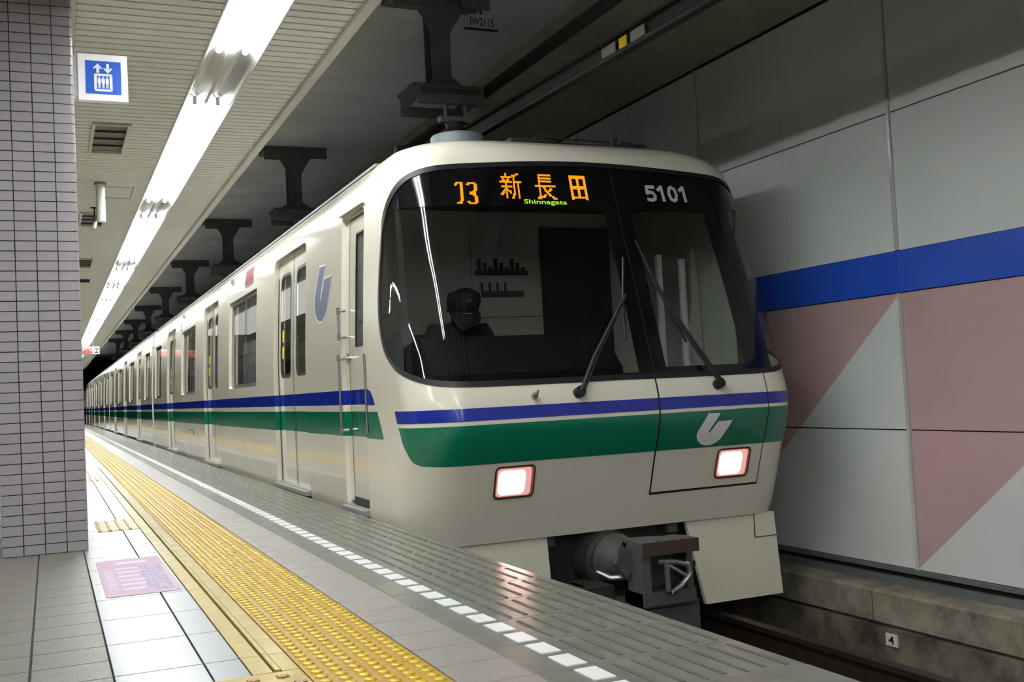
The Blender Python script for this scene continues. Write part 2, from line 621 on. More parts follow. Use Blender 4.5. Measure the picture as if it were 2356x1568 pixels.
# pink notice stuck to the floor
st = thing('floor_sticker', (-1.37, 4.83, 0), 'pink notice sticker on the white floor tiles beside the yellow strip', 'sticker')
MB().prism(rrect(-1.510, -1.236, 4.325, 5.37, .03), 'z', .0005, .0016).build('sheet', M['sticker'], st)
b = MB().box(-1.43, -1.30, 5.20, 5.27, .0016, .0020)
b2 = MB()
for k in range(9):
    b.box(-1.49, -1.455, 4.50 + k * .06, 4.525 + k * .06, .0016, .0020)
for k in range(6):
    b.box(-1.44, -1.355 + .01 * (k % 3), 4.46 + k * .115, 4.50 + k * .115, .0016, .0019)
for i in range(4):
    for j in range(9):
        if (i * 3 + j) % 7:
            b2.box(-1.345 + i * .024, -1.328 + i * .024, 4.40 + j * .08, 4.45 + j * .08, .0016, .0020)
for j in range(9):
    b.box(-1.25, -1.243, 4.42 + j * .075, 4.46 + j * .075, .0016, .0020)
tag(b.build('printed_lines', M['sticker_ink'], st), kind='stuff')
tag(b2.build('printed_squares', M['sticker_ink2'], st), kind='stuff')

# ================================================================== TRACK PIT
structure('floor_track', MB().box(-.02, 3.4, Y_NEAR, Y_FAR + 20, -1.15, -1.02), M['dirt'])
structure('wall_platform', MB().box(-.10, -.052, Y_NEAR, Y_FAR, -.95, -.31), M['concrete_dark'])
for i, x in enumerate((.588, 2.022)):
    prof = [(x - .16, -1.02), (x + .16, -1.02), (x + .16, -.88), (x + .06, -.88), (x + .06, -.865), (x + .012, -.85), (x + .012, -.76), (x + .034, -.745), (x + .034, -.715), (x - .034, -.715), (x - .034, -.745), (x - .012, -.76), (x - .012, -.85), (x - .06, -.865), (x - .06, -.88), (x - .16, -.88)]
    tag(MB().prism(prof, 'y', Y_NEAR, Y_FAR).build('rail', M['rail']), 'rusty steel running rail ' + ('on the far side of the track' if i else 'nearest the platform'), 'rail', 'running rails')
tag(MB().box(1.17, 1.44, Y_NEAR, Y_FAR, -1.02, -.80).build('reaction_plate', M['coupler_dark']), 'flat dark metal plate lying between the rails', 'plate')

# concrete kerb under the wall panels, in cast lengths
kerb = structure('wall_kerb', MB().box(2.80, 3.4, Y_NEAR, Y_FAR, -1.05, -.62), M['concrete_dark'])
kb = MB().prism([(2.77, -.775), (2.965, -.775), (2.965, -.585), (2.79, -.585), (2.77, -.60)], 'y', .006, 1.494).mesh('kerb_block', [M['concrete']])
lb = MB().box(2.735, 2.82, .004, 1.496, -1.03, -.795).mesh('kerb_footing', [M['concrete_dark']])
for k in range(-2, 16):
    link('kerb_block', kb, kerb, Vector((0, .55 + k * 1.5, 0)))
    link('kerb_footing', lb, kerb, Vector((0, .95 + k * 1.5, 0)))
tag(MB().box(2.77, 3.0, 24.6, Y_FAR, -.88, -.585).build('kerb_run', M['concrete'], kerb), kind='stuff')
pl = thing('distance_plate', (2.74, 4.86, -.85), 'small white plate with black number 4 low on the concrete kerb', 'sign')
MB().box(2.724, 2.735, 4.815, 4.905, -.884, -.815).build('plate', M['plate_white'], pl)
tv, tf = text_mesh('4', .01)
b = MB()
b.v = [(2.7235, 4.883 - .045 * x, -.875 + .05 * y) for x, y in tv]
b.f = tf
b.m = [0] * len(tf)
b.build('number', M['ink'], pl, recalc=False)

# ================================================================== WALL RIGHT
X_W = 2.965
wall = structure('wall_right', MB().box(X_W + .02, X_W + .3, Y_NEAR, Y_FAR + 20, -1.0, 3.30), M['gap'])
Y_T = 4.862          # a vertical trim strip stands here, one every two metres
BAY = 2.012
rows = ((-.472, .342), (.350, 1.158), (1.412, 2.236), (2.244, 3.085))
DG = 1.63 / BAY      # slope of the painted diagonals


def split_diag(y0, y1, z0, z1):
    """cut a panel along z = 1.158 - DG*y; returns (above, below)"""
    pts = [(y0, z0), (y1, z0), (y1, z1), (y0, z1)]
    res = []
    for sgn in (1, -1):
        out = []
        for i in range(4):
            a, b_ = pts[i - 1], pts[i]
            fa = sgn * (a[1] - (1.158 - DG * a[0]))
            fb = sgn * (b_[1] - (1.158 - DG * b_[0]))
            if (fa >= 0) != (fb >= 0):
                t = fa / (fa - fb)
                out.append((a[0] + t * (b_[0] - a[0]), a[1] + t * (b_[1] - a[1])))
            if fb >= 0:
                out.append(b_)
        res.append(out)
    return res


pan = []
for half in (0, 1):
    ya, yb = (.016, BAY / 2 - .002) if half == 0 else (BAY / 2 + .002, BAY - .016)
    for r, (za, zb) in enumerate(rows):
        b = MB()
        b.box(X_W + .002, X_W + .03, ya, yb, za, zb, 0)
        if r < 2:
            up_, lo = split_diag(ya, yb, za, zb)
            for poly, mi in ((up_, 1), (lo, 0)):
                if len(poly) > 2:
                    b.quad([(X_W, p[0], p[1]) for p in poly], mi)
        else:
            b.quad([(X_W, ya, za), (X_W, yb, za), (X_W, yb, zb), (X_W, ya, zb)], 0)
        pan.append(b.mesh('wall_panel', [M['panel_white'], M['panel_mauve']], recalc=False))
trim = MB().prism([(X_W + .01, -.014), (X_W - .012, -.010), (X_W - .012, .010), (X_W + .01, .014)], 'z', -.475, 1.158).prism([(X_W + .01, -.014), (X_W - .012, -.010), (X_W - .012, .010), (X_W + .01, .014)], 'z', 1.414, 3.087).mesh('trim_strip', [M['alu']])
band = MB().box(X_W - .012, X_W + .02, .001, BAY - .001, 1.162, 1.408).mesh('blue_band', [M['panel_blue']])
for k in range(-6, 12):
    y0 = Y_T + k * BAY
    for me in pan:
        link('wall_panel', me, wall, Vector((0, y0, 0)))
    link('trim_strip', trim, wall, Vector((0, y0, 0)))
    link('blue_band', band, wall, Vector((0, y0, 0)))
yk = Y_T + 12 * BAY
tag(MB().box(X_W, X_W + .03, yk, Y_FAR, -.472, 1.158).box(X_W, X_W + .03, yk, Y_FAR, 1.412, 3.085).build('wall_panel_run', M['panel_white'], wall), kind='stuff')
tag(MB().box(X_W - .01, X_W + .03, yk, Y_FAR, 1.162, 1.408).build('blue_band_run', M['panel_blue'], wall), kind='stuff')
structure('trim_1', MB().box(X_W - .03, X_W + .02, Y_NEAR, Y_FAR, -.50, -.476).box(X_W - .012, X_W + .02, Y_NEAR, Y_FAR, -.585, -.535), M['bracket'])

# ================================================================== TUNNEL VAULT
structure('ceiling_tunnel', MB().box(.04, 2.1, Y_NEAR, Y_FAR + 20, 3.60, 3.75), M['tunnel'])
structure('wall_haunch', MB().prism([(2.06, 3.60), (X_W + .02, 3.12), (X_W + .3, 3.12), (X_W + .3, 3.75), (2.06, 3.75)], 'y', Y_NEAR, Y_FAR + 20), M['haunch'])
structure('wall_fascia', MB().box(-.02, .036, Y_NEAR, Y_FAR + 20, 2.90, 3.75), M['concrete_dark'])
structure('wall_end', MB().box(-8, 3.4, Y_FAR + 20, Y_FAR + 20.2, -1.05, 3.75), M['dark'])

# ================================================================== PLATFORM CEILING
Z_C = 2.88
LX0, LX1 = -.735, -.405     # light slot
RX = -4.70           # centre of the added, unseen second row of lights
ceil = structure('ceiling', MB().box(-7.5, RX - .17, Y_NEAR, Y_FAR, Z_C + .014, Z_C + .05).box(RX + .17, LX0 - .005, Y_NEAR, Y_FAR, Z_C + .014, Z_C + .05).box(LX1 + .005, -.02, Y_NEAR, Y_FAR, Z_C + .014, Z_C + .05), M['slat_gap'])
SP = .1043
vents = ((-1.316, -1.058, 8.58, 9.55), (-1.306, -1.055, 12.56, 13.46), (-1.30, -1.05, 16.42, 17.40))


def slat_mesh(x0, x1):
    p = [(.008, Z_C + .012), (.008, Z_C + .002), (.011, Z_C), (SP - .011, Z_C), (SP - .008, Z_C + .002), (SP - .008, Z_C + .012)]
    return MB().prism(p, 'x', x0, x1).mesh('ceiling_slat', [M['slat']])


SL = {'l': slat_mesh(-1.49, LX0 - .012), 'r': slat_mesh(LX1 + .012, -.03), 'l1': slat_mesh(-1.49, -1.322), 'l2': slat_mesh(-1.045, LX0 - .012)}
for k in range(0, 132):
    y = 5.20 + k * SP
    link('ceiling_slat', SL['r'], ceil, Vector((0, y, 0)))
    if any(v[2] - .06 < y < v[3] + .02 for v in vents):
        link('ceiling_slat', SL['l1'], ceil, Vector((0, y, 0)))
        link('ceiling_slat', SL['l2'], ceil, Vector((0, y, 0)))
    else:
        link('ceiling_slat', SL['l'], ceil, Vector((0, y, 0)))
y_s = 5.20 + 132 * SP
tag(MB().box(-1.49, LX0 - .012, y_s, Y_FAR, Z_C, Z_C + .012).box(LX1 + .012, -.03, y_s, Y_FAR, Z_C, Z_C + .012).box(-7.4, RX - .177, Y_NEAR, Y_FAR, Z_C, Z_C + .012).box(RX + .177, -1.53, Y_NEAR, Y_FAR, Z_C, Z_C + .012)
    .box(-1.49, LX0 - .012, Y_NEAR, 5.195, Z_C, Z_C + .012).box(LX1 + .012, -.03, Y_NEAR, 5.195, Z_C, Z_C + .012).build('ceiling_slat_run', M['slat'], ceil), kind='stuff')
structure('trim_2', MB().prism([(-.030, 2.90), (-.030, 2.868), (-.026, 2.85), (.034, 2.85), (.038, 2.854), (.038, 2.90)], 'y', Y_NEAR, Y_FAR), M['ceil_trim'])
structure('trim_3', MB().box(-1.53, -1.492, Y_NEAR, Y_FAR, Z_C - .004, Z_C + .012), M['ceil_trim'])

vname = ('nearest the lift sign', 'beside the hanging white tube', 'farthest one beside the pillar')
for i, (x0, x1, y0, y1) in enumerate(vents):
    v = thing('ceiling_vent', ((x0 + x1) / 2, (y0 + y1) / 2, Z_C), 'grey recessed air vent in the slatted ceiling, ' + vname[i], 'vent', 'ceiling air vents')
    b = MB()
    for a in ((x0 - .012, x0 + .012, y0 - .02, y1 + .02), (x1 - .012, x1 + .012, y0 - .02, y1 + .02), (x0 + .012, x1 - .012, y0 - .02, y0 + .012), (x0 + .012, x1 - .012, y1 - .012, y1 + .02)):
        b.box(*a, Z_C - .012, Z_C + .012)
    b.build('frame', M['ceil_trim'], v)
    MB().box(x0 + .012, x1 - .012, y0 + .012, y1 - .012, Z_C + .0135, Z_C + .0138).build('duct', M['vent'], v)
    for k in range(3):
        yy = y0 + .25 + k * .24
        MB().prism([(yy, Z_C - .004), (yy + .04, Z_C + .012), (yy + .046, Z_C + .012), (yy + .006, Z_C - .004)], 'x', x0 + .012, x1 - .012).build('blade', M['vent'], v)

# hatch outline in the slats
b = MB()
for a in ((-1.14, -.86, 11.03, 11.04), (-1.14, -.86, 11.62, 11.63), (-.868, -.86, 11.04, 11.62), (-1.14, -1.132, 11.04, 11.62)):
    b.box(*a, Z_C - .003, Z_C + .004)
tag(b.build('ceiling_hatch', M['vent']), 'thin rectangular access hatch frame in the slatted ceiling', 'hatch')

# hanging white tube and the small camera beside it
t = thing('pendant_tube', (-1.18, 10.85, Z_C), 'white cylindrical tube hanging from the ceiling past the first vent', 'pendant')
MB().tube([(-1.182, 10.85, Z_C - .02), (-1.182, 10.85, Z_C + .01)], .055, 16).build('rose', M['vent'], t, smooth='angle')
MB().tube([(-1.182, 10.85, 2.50), (-1.182, 10.85, Z_C - .02)], .042, 20).build('barrel', M['white_paint'], t, smooth='angle')
t = thing('ceiling_camera', (-1.185, 12.2, Z_C), 'small dark bracketed device hanging beside the white tube', 'camera')
MB().box(-1.225, -1.145, 12.19, 12.21, Z_C - .012, Z_C).tube([(-1.185, 12.2, Z_C - .16), (-1.185, 12.2, Z_C)], .010, 8).build('stem', M['dark'], t)
MB().tube([(-1.20, 12.16, Z_C - .24), (-1.175, 12.22, Z_C - .15)], .020, 12).build('body', M['white_paint'], t, smooth='angle')
tag(MB().box(-1.2, -1.02, 19.0, 19.06, Z_C - .05, Z_C).build('ceiling_sensor', M['dark']), 'tiny dark flat device under the far ceiling', 'device')

# ================================================================== FLUORESCENT FIXTURES
lit = [(-22.6, -18.6), (-17.6, -13.6), (-12.6, -8.6), (-7.6, -3.6), (-2.45, 1.55), (2.7, 6.75), (7.92, 11.95), (12.94, 17.0), (17.97, 19.9), (20.7, 22.6), (23.08, 27.6), (28.3, 30.1), (30.75, 32.35), (33.25, 39.1), (40.1, 44.1), (45.1, 49.1), (50.1, 54.1), (55.1, 59.1)]
XM = (LX0 + LX1) / 2
fx = [(-.165, 0), (-.150, .012), (-.128, .055), (-.082, .085), (-.036, .055), (-.020, .030), (0, .022), (.020, .030), (.036, .055), (.082, .085), (.128, .055), (.150, .012), (.165, 0)]
fname = ['third last behind the viewer, at the far end', 'well behind the viewer', 'two fittings behind the viewer', 'far behind the viewer', 'just behind the viewer', 'nearest, cut off by the top of the photo', 'second from the top, beside the lift sign', 'third from the top, beyond the hanging white tube', 'fourth from the top of the photo', 'fifth from the top of the photo', 'sixth from the top of the photo', 'seventh from the top of the photo', 'eighth from the top of the photo', 'ninth from the top of the photo', 'tenth from the top of the photo', 'eleventh from the top of the photo', 'next to last at the far end', 'last at the far end']
def fixture(XM, a, b_, ye, lab, group):
    LX0, LX1 = XM - .165, XM + .165
    t = thing('fluorescent_fixture', (XM, (a + b_) / 2, Z_C), lab, 'ceiling light', group)
    r = MB()
    for y0, y1 in ((a - .05, ye - .06),):
        n = len(r.v)
        r.v += [(XM + x, y, Z_C + z - .002) for y in (y0, y1) for x, z in fx]
        k = len(fx)
        for q in range(k - 1):
            r.f.append((n + q, n + q + 1, n + k + q + 1, n + k + q))
            r.m.append(0)
    r.build('reflector', M['reflector'], t, smooth='angle', recalc=False)
    e = MB()
    e.box(LX0 - .012, XM - .165, a - .05, ye - .06, Z_C - .006, Z_C + .012).box(XM + .165, LX1 + .012, a - .05, ye - .06, Z_C - .006, Z_C + .012)
    e.build('flange', M['ceil_trim'], t)
    nn = max(1, round((b_ - a) / 2))
    ln = (b_ - a) / nn
    for s in (-1, 1):
        for q in range(nn):
            y0, y1 = a + q * ln + .02, a + (q + 1) * ln - .02
            tb = MB().tube([(XM + s * .082, y0, Z_C + .035), (XM + s * .082, y1, Z_C + .035)], .019, 8).build('tube', M['tube'], t, smooth='angle')
            MB().box(XM + s * .082 - .014, XM + s * .082 + .014, y0 - .018, y0 - .001, Z_C + .015, Z_C + .075).build('socket', M['socket'], tb)


for i, (a, b_) in enumerate(lit):
    ye = lit[i + 1][0] if i + 1 < len(lit) else b_ + 1
    fixture(XM, a, b_, ye, 'lit twin-tube fluorescent trough in the ceiling, ' + fname[i], 'fluorescent ceiling row')
# unseen second row beyond the pillars, added to brighten the train front
sname = ['far behind the viewer', 'behind the viewer', 'just behind the viewer', 'left of the viewer', 'level with the pillar', 'just past the pillar', 'well past the pillar', 'far past the pillar', 'at the far end']
for i in range(9):
    a = -22.6 + 5 * i
    fixture(RX, a, a + 4, a + 5, 'added unseen fluorescent trough of the second ceiling row, ' + sname[i], 'added second fluorescent row behind the pillar')

# ================================================================== PILLAR
PX0, PX1, PY0, PY1 = -1.922, -1.524, 5.862, 6.46
pil = thing('pillar', ((PX0 + PX1) / 2, (PY0 + PY1) / 2, 0), 'square pillar clad in small lavender grey tiles at the left edge', 'pillar')
MB().box(PX0 + .006, PX1 - .006, PY0 + .006, PY1 - .006, -.005, 2.90).build('core', M['grout'], pil)
tw, th = .0995, .0508
tm_ = MB().cbox(.002, tw - .002, .002, th - .002, 0, .008, .0012)
tmesh = MB()
tmesh.v = [(x, -z, y) for x, y, z in tm_.v]
tmesh.f = tm_.f
tmesh.m = tm_.m
tme = tmesh.mesh('pillar_tile', [M['pillar_tile']])
# corner tile: rounded on its right edge
K = 6
prof = [(.002, .006), (.002, 0)] + [(tw - .016 + .016 * math.sin(q * math.pi / 2 / K), .016 - .016 * math.cos(q * math.pi / 2 / K)) for q in range(K + 1)] + [(tw, .05), (tw - .008, .05), (tw - .008, .006)]
cme = MB().prism(prof, 'z', .002, th - .002).mesh('pillar_corner_tile', [M['pillar_tile']], smooth='angle')
NR = 57
for r in range(NR):
    for q in range(4):
        if q < 3:
            link('pillar_tile', tme, pil, Vector((PX0 + q * tw, PY0 + .008, r * th)) - pil.location)
        else:
            link('pillar_corner_tile', cme, pil, Vector((PX0 + q * tw, PY0, r * th)) - pil.location)
b = MB()
for r in range(NR):
    for q in range(5):
        y0 = PY0 + .052 + q * .108
        b.box(PX1 - .010, PX1, y0, y0 + .104, r * th + .002, (r + 1) * th - .002)
        b.box(PX0, PX0 + .010, y0, y0 + .104, r * th + .002, (r + 1) * th - .002)
for r in range(NR):
    for q in range(4):
        b.box(PX0 + q * tw + .002, PX0 + (q + 1) * tw - .002, PY1 - .01, PY1, r * th + .002, (r + 1) * th - .002)
tag(b.build('pillar_tile_run', M['pillar_tile'], pil), kind='stuff')

# lift sign projecting from the pillar
sg = thing('lift_sign', (-1.372, 6.0, 2.348), 'white-framed blue lift pictogram sign projecting from the tiled pillar', 'sign')
SX0, SZ0 = -1.497, 2.349
MB().box(SX0, SX0 + .248, 5.99, 6.04, SZ0, SZ0 + .25).build('panel', M['sign_white'], sg)
MB().box(-1.524, SX0, 6.0, 6.03, SZ0 + .01, SZ0 + .24).build('wall_mount', M['alu'], sg)
fld = MB().box(SX0 + .036, SX0 + .214, 5.9885, 5.9905, SZ0 + .036, SZ0 + .214).build('blue_field', M['sign_blue'], sg)
b = MB()


def sgq(pts):
    b.prism([(SX0 + x, SZ0 + z) for x, z in pts], 'y', 5.9865, 5.9887)


def arrow(cx, z0, z1):
    d = 1 if z1 > z0 else -1
    sgq([(cx - .007, z0), (cx + .007, z0), (cx + .007, z1 - d * .016), (cx - .007, z1 - d * .016)])
    sgq([(cx - .023, z1 - d * .026), (cx - .015, z1 - d * .030), (cx, z1 - d * .012), (cx + .015, z1 - d * .030), (cx + .023, z1 - d * .026), (cx, z1)])


arrow(.098, .150, .200)
arrow(.148, .200, .148)
for q in ((.078, .092, .055, .140), (.156, .170, .055, .140)):
    sgq([(q[0], q[2]), (q[1], q[2]), (q[1], q[3]), (q[0], q[3])])
for q in ((.050, .062), (.133, .145)):
    sgq([(.084, q[0]), (.164, q[0]), (.170, q[0] + .006), (.164, q[1]), (.084, q[1]), (.078, q[0] + .006)])
for k in range(3):
    cx = .104 + k * .020
    sgq([(cx + .0045 * math.cos(a * math.pi / 4), .125 + .0045 * math.sin(a * math.pi / 4)) for a in range(8)])
    sgq([(cx - .0085, .119), (cx + .0085, .119), (cx + .0085, .094), (cx + .0055, .094), (cx + .005, .066), (cx + .001, .066), (cx, .09), (cx - .001, .066), (cx - .005, .066), (cx - .0055, .094), (cx - .0085, .094)])
b.build('pictogram', M['sign_white'], fld)

# far hanging LED sign
hs = thing('hanging_sign', (-1.0, 30.1, 2.16), 'far hanging information sign with red letters and number 2', 'sign')
MB().box(-1.75, -.45, 30.0, 30.2, 2.16, 2.36).build('housing', M['white_paint'], hs)
MB().box(-1.7, -.62, 29.985, 29.999, 2.18, 2.34).build('screen', M['panel_mauve'], hs)
b = MB()
for k in range(16):
    b.box(-1.68 + k * .066, -1.63 + k * .066, 29.97, 29.984, 2.19, 2.24 + .06 * ((k * 7) % 3) / 2)
b.build('red_letters', M['led_red'], hs)
MB().box(-.605, -.598, 29.985, 29.999, 2.16, 2.36).build('divider', M['ink'], hs)
tv, tf = text_mesh('2', .01)
b = MB()
b.v = [(-.57 + .09 * x, 29.994, 2.19 + .14 * y) for x, y in tv]
b.f = tf
b.m = [0] * len(tf)
b.build('number', M['ink'], hs, recalc=False)
for x in (-1.6, -.6):
    MB().tube([(x, 30.1, 2.36), (x, 30.1, Z_C)], .012, 6).build('rod', M['steel'], hs)
tag(MB().tube([(-1.68 + .79, 29.9, 2.10), (-1.68 + .79, 29.9, 2.16)], .025, 10).tube([(-.89, 29.9, 2.15), (-.89, 30.05, 2.17)], .012, 6).build('lamp_bead', M['white_paint']), 'tiny white lamp under the far hanging sign', 'lamp')

# ================================================================== OVERHEAD LINE
BY = [7.2 + 5 * k for k in range(-1, 9)]


def make_bracket(y, lab):
    t = thing('catenary_bracket', (.98, y, 3.60), lab, 'bracket', 'overhead line brackets')
    x = .98
    MB().box(x - .36, x + .36, y - .16, y + .16, 3.54, 3.60).box(x - .36, x - .14, y - .17, y - .145, 3.44, 3.54).box(x + .14, x + .36, y - .17, y - .145, 3.47, 3.54).build('top_plate', M['bracket'], t)
    b = MB()
    for k in range(3):
        b.tube([(x - .32 + k * .06, y - .185, 3.475), (x - .32 + k * .06, y - .165, 3.475)], .010, 6)
    b.build('bolt', M['steel'], t)
    b = MB()
    b.box(x - .075, x + .075, y - .075, y - .06, 2.86, 3.56).box(x - .075, x + .075, y + .06, y + .075, 2.86, 3.56).box(x - .012, x + .012, y - .06, y + .06, 2.86, 3.56)
    b.build('post', M['bracket'], t)
    MB().prism([(x - .22, 3.54), (x + .22, 3.54), (x + .06, 3.28), (x - .06, 3.28)], 'y', y - .09, y - .075).build('upper_gusset', M['bracket'], t)
    MB().prism([(x - .20, 2.885), (x + .20, 2.885), (x + .075, 2.97), (x - .075, 2.97)], 'y', y - .09, y - .075).build('lower_gusset', M['bracket'], t)
    MB().box(x - .27, x + .27, y - .2, y + .16, 2.86, 2.885).build('base_plate', M['bracket'], t)
    b = MB()
    for yy in (y - .26, y + .12):
        b.box(x - .25, x + .25, yy, yy + .05, 2.735, 2.80)
    for xx in (x - .25, x + .22):
        b.box(xx, xx + .03, y - .24, y + .15, 2.78, 2.862)
    b.build('cradle', M['bracket'], t)
    for dx in (-.05, .10):
        MB().tube([(x + dx, y - .235, 2.62), (x + dx, y - .235, 2.82)], .014, 8).build('hanger_bolt', M['bracket'], t)
    MB().box(x - .1, x + .13, y - .27, y - .2, 2.60, 2.64).build('clamp', M['bracket'], t)
    MB().tube([(x + .02, y - .235, 2.50), (x + .02, y - .235, 2.53), (x + .02, y - .235, 2.56), (x + .02, y - .235, 2.60)], [.05, .075, .06, .075], 12).build('insulator', M['insulator'], t, smooth='angle')
    return t


ordn = ['above and behind the viewer', 'closest to the viewer, in front of the train roof', 'second along the tunnel', 'third along the tunnel', 'fourth along the tunnel', 'fifth along the tunnel', 'sixth along the tunnel', 'seventh along the tunnel', 'eighth along the tunnel', 'ninth along the tunnel']
br0 = None
for k, y in enumerate(BY):
    lab = 'dark steel T-shaped overhead line bracket, ' + ordn[k]
    if br0 is None:
        br0 = make_bracket(y, lab)
    else:
        o = copy_tree(br0)
        o.location.y = y
        o['label'] = lab
# rigid conductor, staggered from side to side
cr = thing('conductor_rail', (1.3, 4.0, 2.6), 'grey rigid overhead conductor bar with small stickers above the train', 'conductor rail')
b = MB()
sy = [-6, 4.2, 9.5, 14.5, 19.5, 24.5, 29.5, 44.5, 64]
sx = [1.62, 1.41, 1.18, 1.30, 1.45, 1.30, 1.18, 1.30, 1.3]
for (ya, xa), (yb, xb) in zip(zip(sy[:-1], sx[:-1]), zip(sy[1:], sx[1:])):
    n = len(b.v)
    pr = [(-.045, 2.69), (.045, 2.69), (.045, 2.675), (.012, 2.67), (.012, 2.615), (.028, 2.60), (.028, 2.575), (-.028, 2.575), (-.028, 2.60), (-.012, 2.615), (-.012, 2.67), (-.045, 2.675)]
    k = len(pr)
    b.v += [(xa + p, ya, z) for p, z in pr] + [(xb + p, yb, z) for p, z in pr]
    for q in range(k):
        q2 = (q + 1) % k
        b.f.append((n + q, n + q2, n + k + q2, n + k + q))
        b.m.append(0)
b.build('bar', M['conductor'], cr)
MB().box(1.345, 1.352, 4.93, 5.08, 2.60, 2.66).build('sticker_plate', M['vent'], cr)
MB().box(1.340, 1.347, 5.12, 5.20, 2.60, 2.66).build('sticker_plate', M['yellow_sticker'], cr)
MB().box(1.335, 1.342, 5.24, 5.40, 2.60, 2.66).build('sticker_plate', M['vent'], cr)
tag(MB().box(1.265, 1.345, Y_NEAR, Y_FAR, 2.86, 2.90).build('feeder_tray', M['dark']), 'long dark cable tray running under the tunnel ceiling beside the brackets', 'cable tray')
wp = thing('line_plate', (1.38, 7.3, 3.42), 'small hanging plate lettered IW2115 beside the nearest bracket', 'sign')
MB().box(1.27, 1.50, 7.3, 7.306, 3.42, 3.53).build('plate', M['tunnel'], wp)
MB().box(1.24, 1.51, 7.29, 7.306, 3.41, 3.422).build('rim', M['dark'], wp)
MB().tube([(1.38, 7.303, 3.53), (1.38, 7.303, 3.6)], .01, 6).build('hanger', M['bracket'], wp)
tv, tf = text_mesh('IW2115', .005)
b = MB()
b.v = [(1.29 + .19 * x, 7.298, 3.445 + .06 * y) for x, y in tv]
b.f = tf
b.m = [0] * len(tf)
b.build('lettering', M['ink'], wp, recalc=False)

# ================================================================== TRAIN: SURFACES
XC = 1.305
Z_RAIL = -.715
wfun = hermite([(-.135, 1.228), (-.05, 1.242), (.1, 1.245), (.9, 1.245), (1.3, 1.230), (1.7, 1.208), (1.9, 1.193), (2.0, 1.175), (2.06, 1.15), (2.11, 1.11), (2.15, 1.05), (2.18, .98)])
yfun = hermite([(-.135, 5.479), (.1, 5.395), (.292, 5.324), (.42, 5.268), (.523, 5.242), (.609, 5.246), (.729, 5.277), (.885, 5.325), (1.153, 5.403), (1.35, 5.462), (1.649, 5.558), (1.912, 5.632), (2.0, 5.655), (2.06, 5.68), (2.11, 5.71), (2.15, 5.755), (2.18, 5.81)])
R0 = .3
A0 = 1.245 - R0
U1 = A0 + R0 * math.pi / 2      # end of the corner
YE = 6.25                       # nose section ends here
U2 = U1 + .71
Z0, Z1 = -.135, 2.18


def S(u, z):
    w = wfun(z)
    a = w - R0
    s = 1 if u >= 0 else -1
    t = abs(u)
    y0 = yfun(z)
    if t <= A0:
        return Vector((XC + s * t * a / A0, y0, z))
    q = t - A0
    if q <= R0 * math.pi / 2:
        th = q / R0
        return Vector((XC + s * (a + R0 * math.sin(th)), y0 + R0 * (1 - math.cos(th)), z))
    d = t - U1
    ys = y0 + R0
    return Vector((XC + s * w, ys + (YE - ys) * d / .71, z))


def Sn(u, z):
    e = 2e-3
    n = (S(u + e, z) - S(u - e, z)).cross(S(u, min(z + e, Z1)) - S(u, max(z - e, Z0)))
    return n.normalized()


def So(off):
    return lambda u, z: S(u, z) + Sn(u, z) * off


def u_of_y(y, z):
    ys = yfun(z) + R0
    return -(U1 + .71 * (y - ys) / (YE - ys))


GU = [round(-2.13 + .0355 * k, 4) for k in range(121)]
GZ = [round(-.135 + .04 * k, 4) for k in range(60)]
sgn = (So(.0)(0, 1) - S(0, 1)).y
FLIP = Sn(0, 1).y > 0      # normal must point to -y
_Sn = Sn
if FLIP:
    Sn = lambda u, z: -_Sn(u, z)


def nose(polys, off, name, m, parent, gu=GU, gz=GZ):
    mb = patch(polys, So(off), gu, gz)
    # orient outwards
    for i, f in enumerate(mb.f):
        p = [Vector(mb.v[k]) for k in f]
        n = Vector((0, 0, 0))
        for k in range(len(p)):
            a, b = p[k - 1], p[k]
            n += a.cross(b)
        c = sum(p, Vector()) / len(p)
        if n.dot(c - Vector((XC, 7.5, 1.0))) < 0:
            mb.f[i] = tuple(reversed(f))
    return mb.build(name, m, parent, smooth=True, recalc=False)


def nose_ring(outline, d0, d1, off, name, m, parent):
    a, b = ring_pts(outline, d0), ring_pts(outline, d1)
    mb = MB()
    fn = So(off)
    n = len(outline)
    mb.v = [tuple(fn(*p)) for p in a] + [tuple(fn(*p)) for p in b]
    mb.f = [(i, (i + 1) % n, n + (i + 1) % n, n + i) for i in range(n)]
    mb.m = [0] * n
    return mb.build(name, m, parent, smooth=True)


def catmull(pts, n=6):
    out = []
    for i in range(len(pts) - 1):
        p0, p1, p2, p3 = pts[max(i - 1, 0)], pts[i], pts[i + 1], pts[min(i + 2, len(pts) - 1)]
        for k in range(n):
            t = k / n
            out.append(tuple(.5 * (2 * p1[j] + (p2[j] - p0[j]) * t + (2 * p0[j] - 5 * p1[j] + 4 * p2[j] - p3[j]) * t * t + (3 * p1[j] - p0[j] - 3 * p2[j] + p3[j]) * t**3) for j in (0, 1)))
    out.append(pts[-1])
    return out


# ------------------------------------------------------------------ side of a car
ZS = [.1, .5, .9] + [.9 + .1 * k for k in range(1, 11)] + [2.0, 2.03, 2.06, 2.085, 2.11, 2.13, 2.15, 2.165]


def side_fn(inset):
    return lambda y, z: (XC - wfun(z) + inset, y, z)


def shell_polys(ya, yb, ops):
    polys = []
    cur = ya
    for (y0, y1, z0, z1, r) in sorted(ops):
        if y0 > cur + 1e-6:
            polys.append([(cur, Z0), (y0, Z0), (y0, Z1), (cur, Z1)])
        o = rrect(y0, y1, z0, z1, r)
        k = len(o) // 2
        polys.append([(y0, Z0), (y1, Z0)] + list(reversed(o[:k])))
        polys.append([(y1, Z1), (y0, Z1)] + list(reversed(o[k:])))
        cur = y1
    if yb > cur + 1e-6:
        polys.append([(cur, Z0), (yb, Z0), (yb, Z1), (cur, Z1)])
    return polys


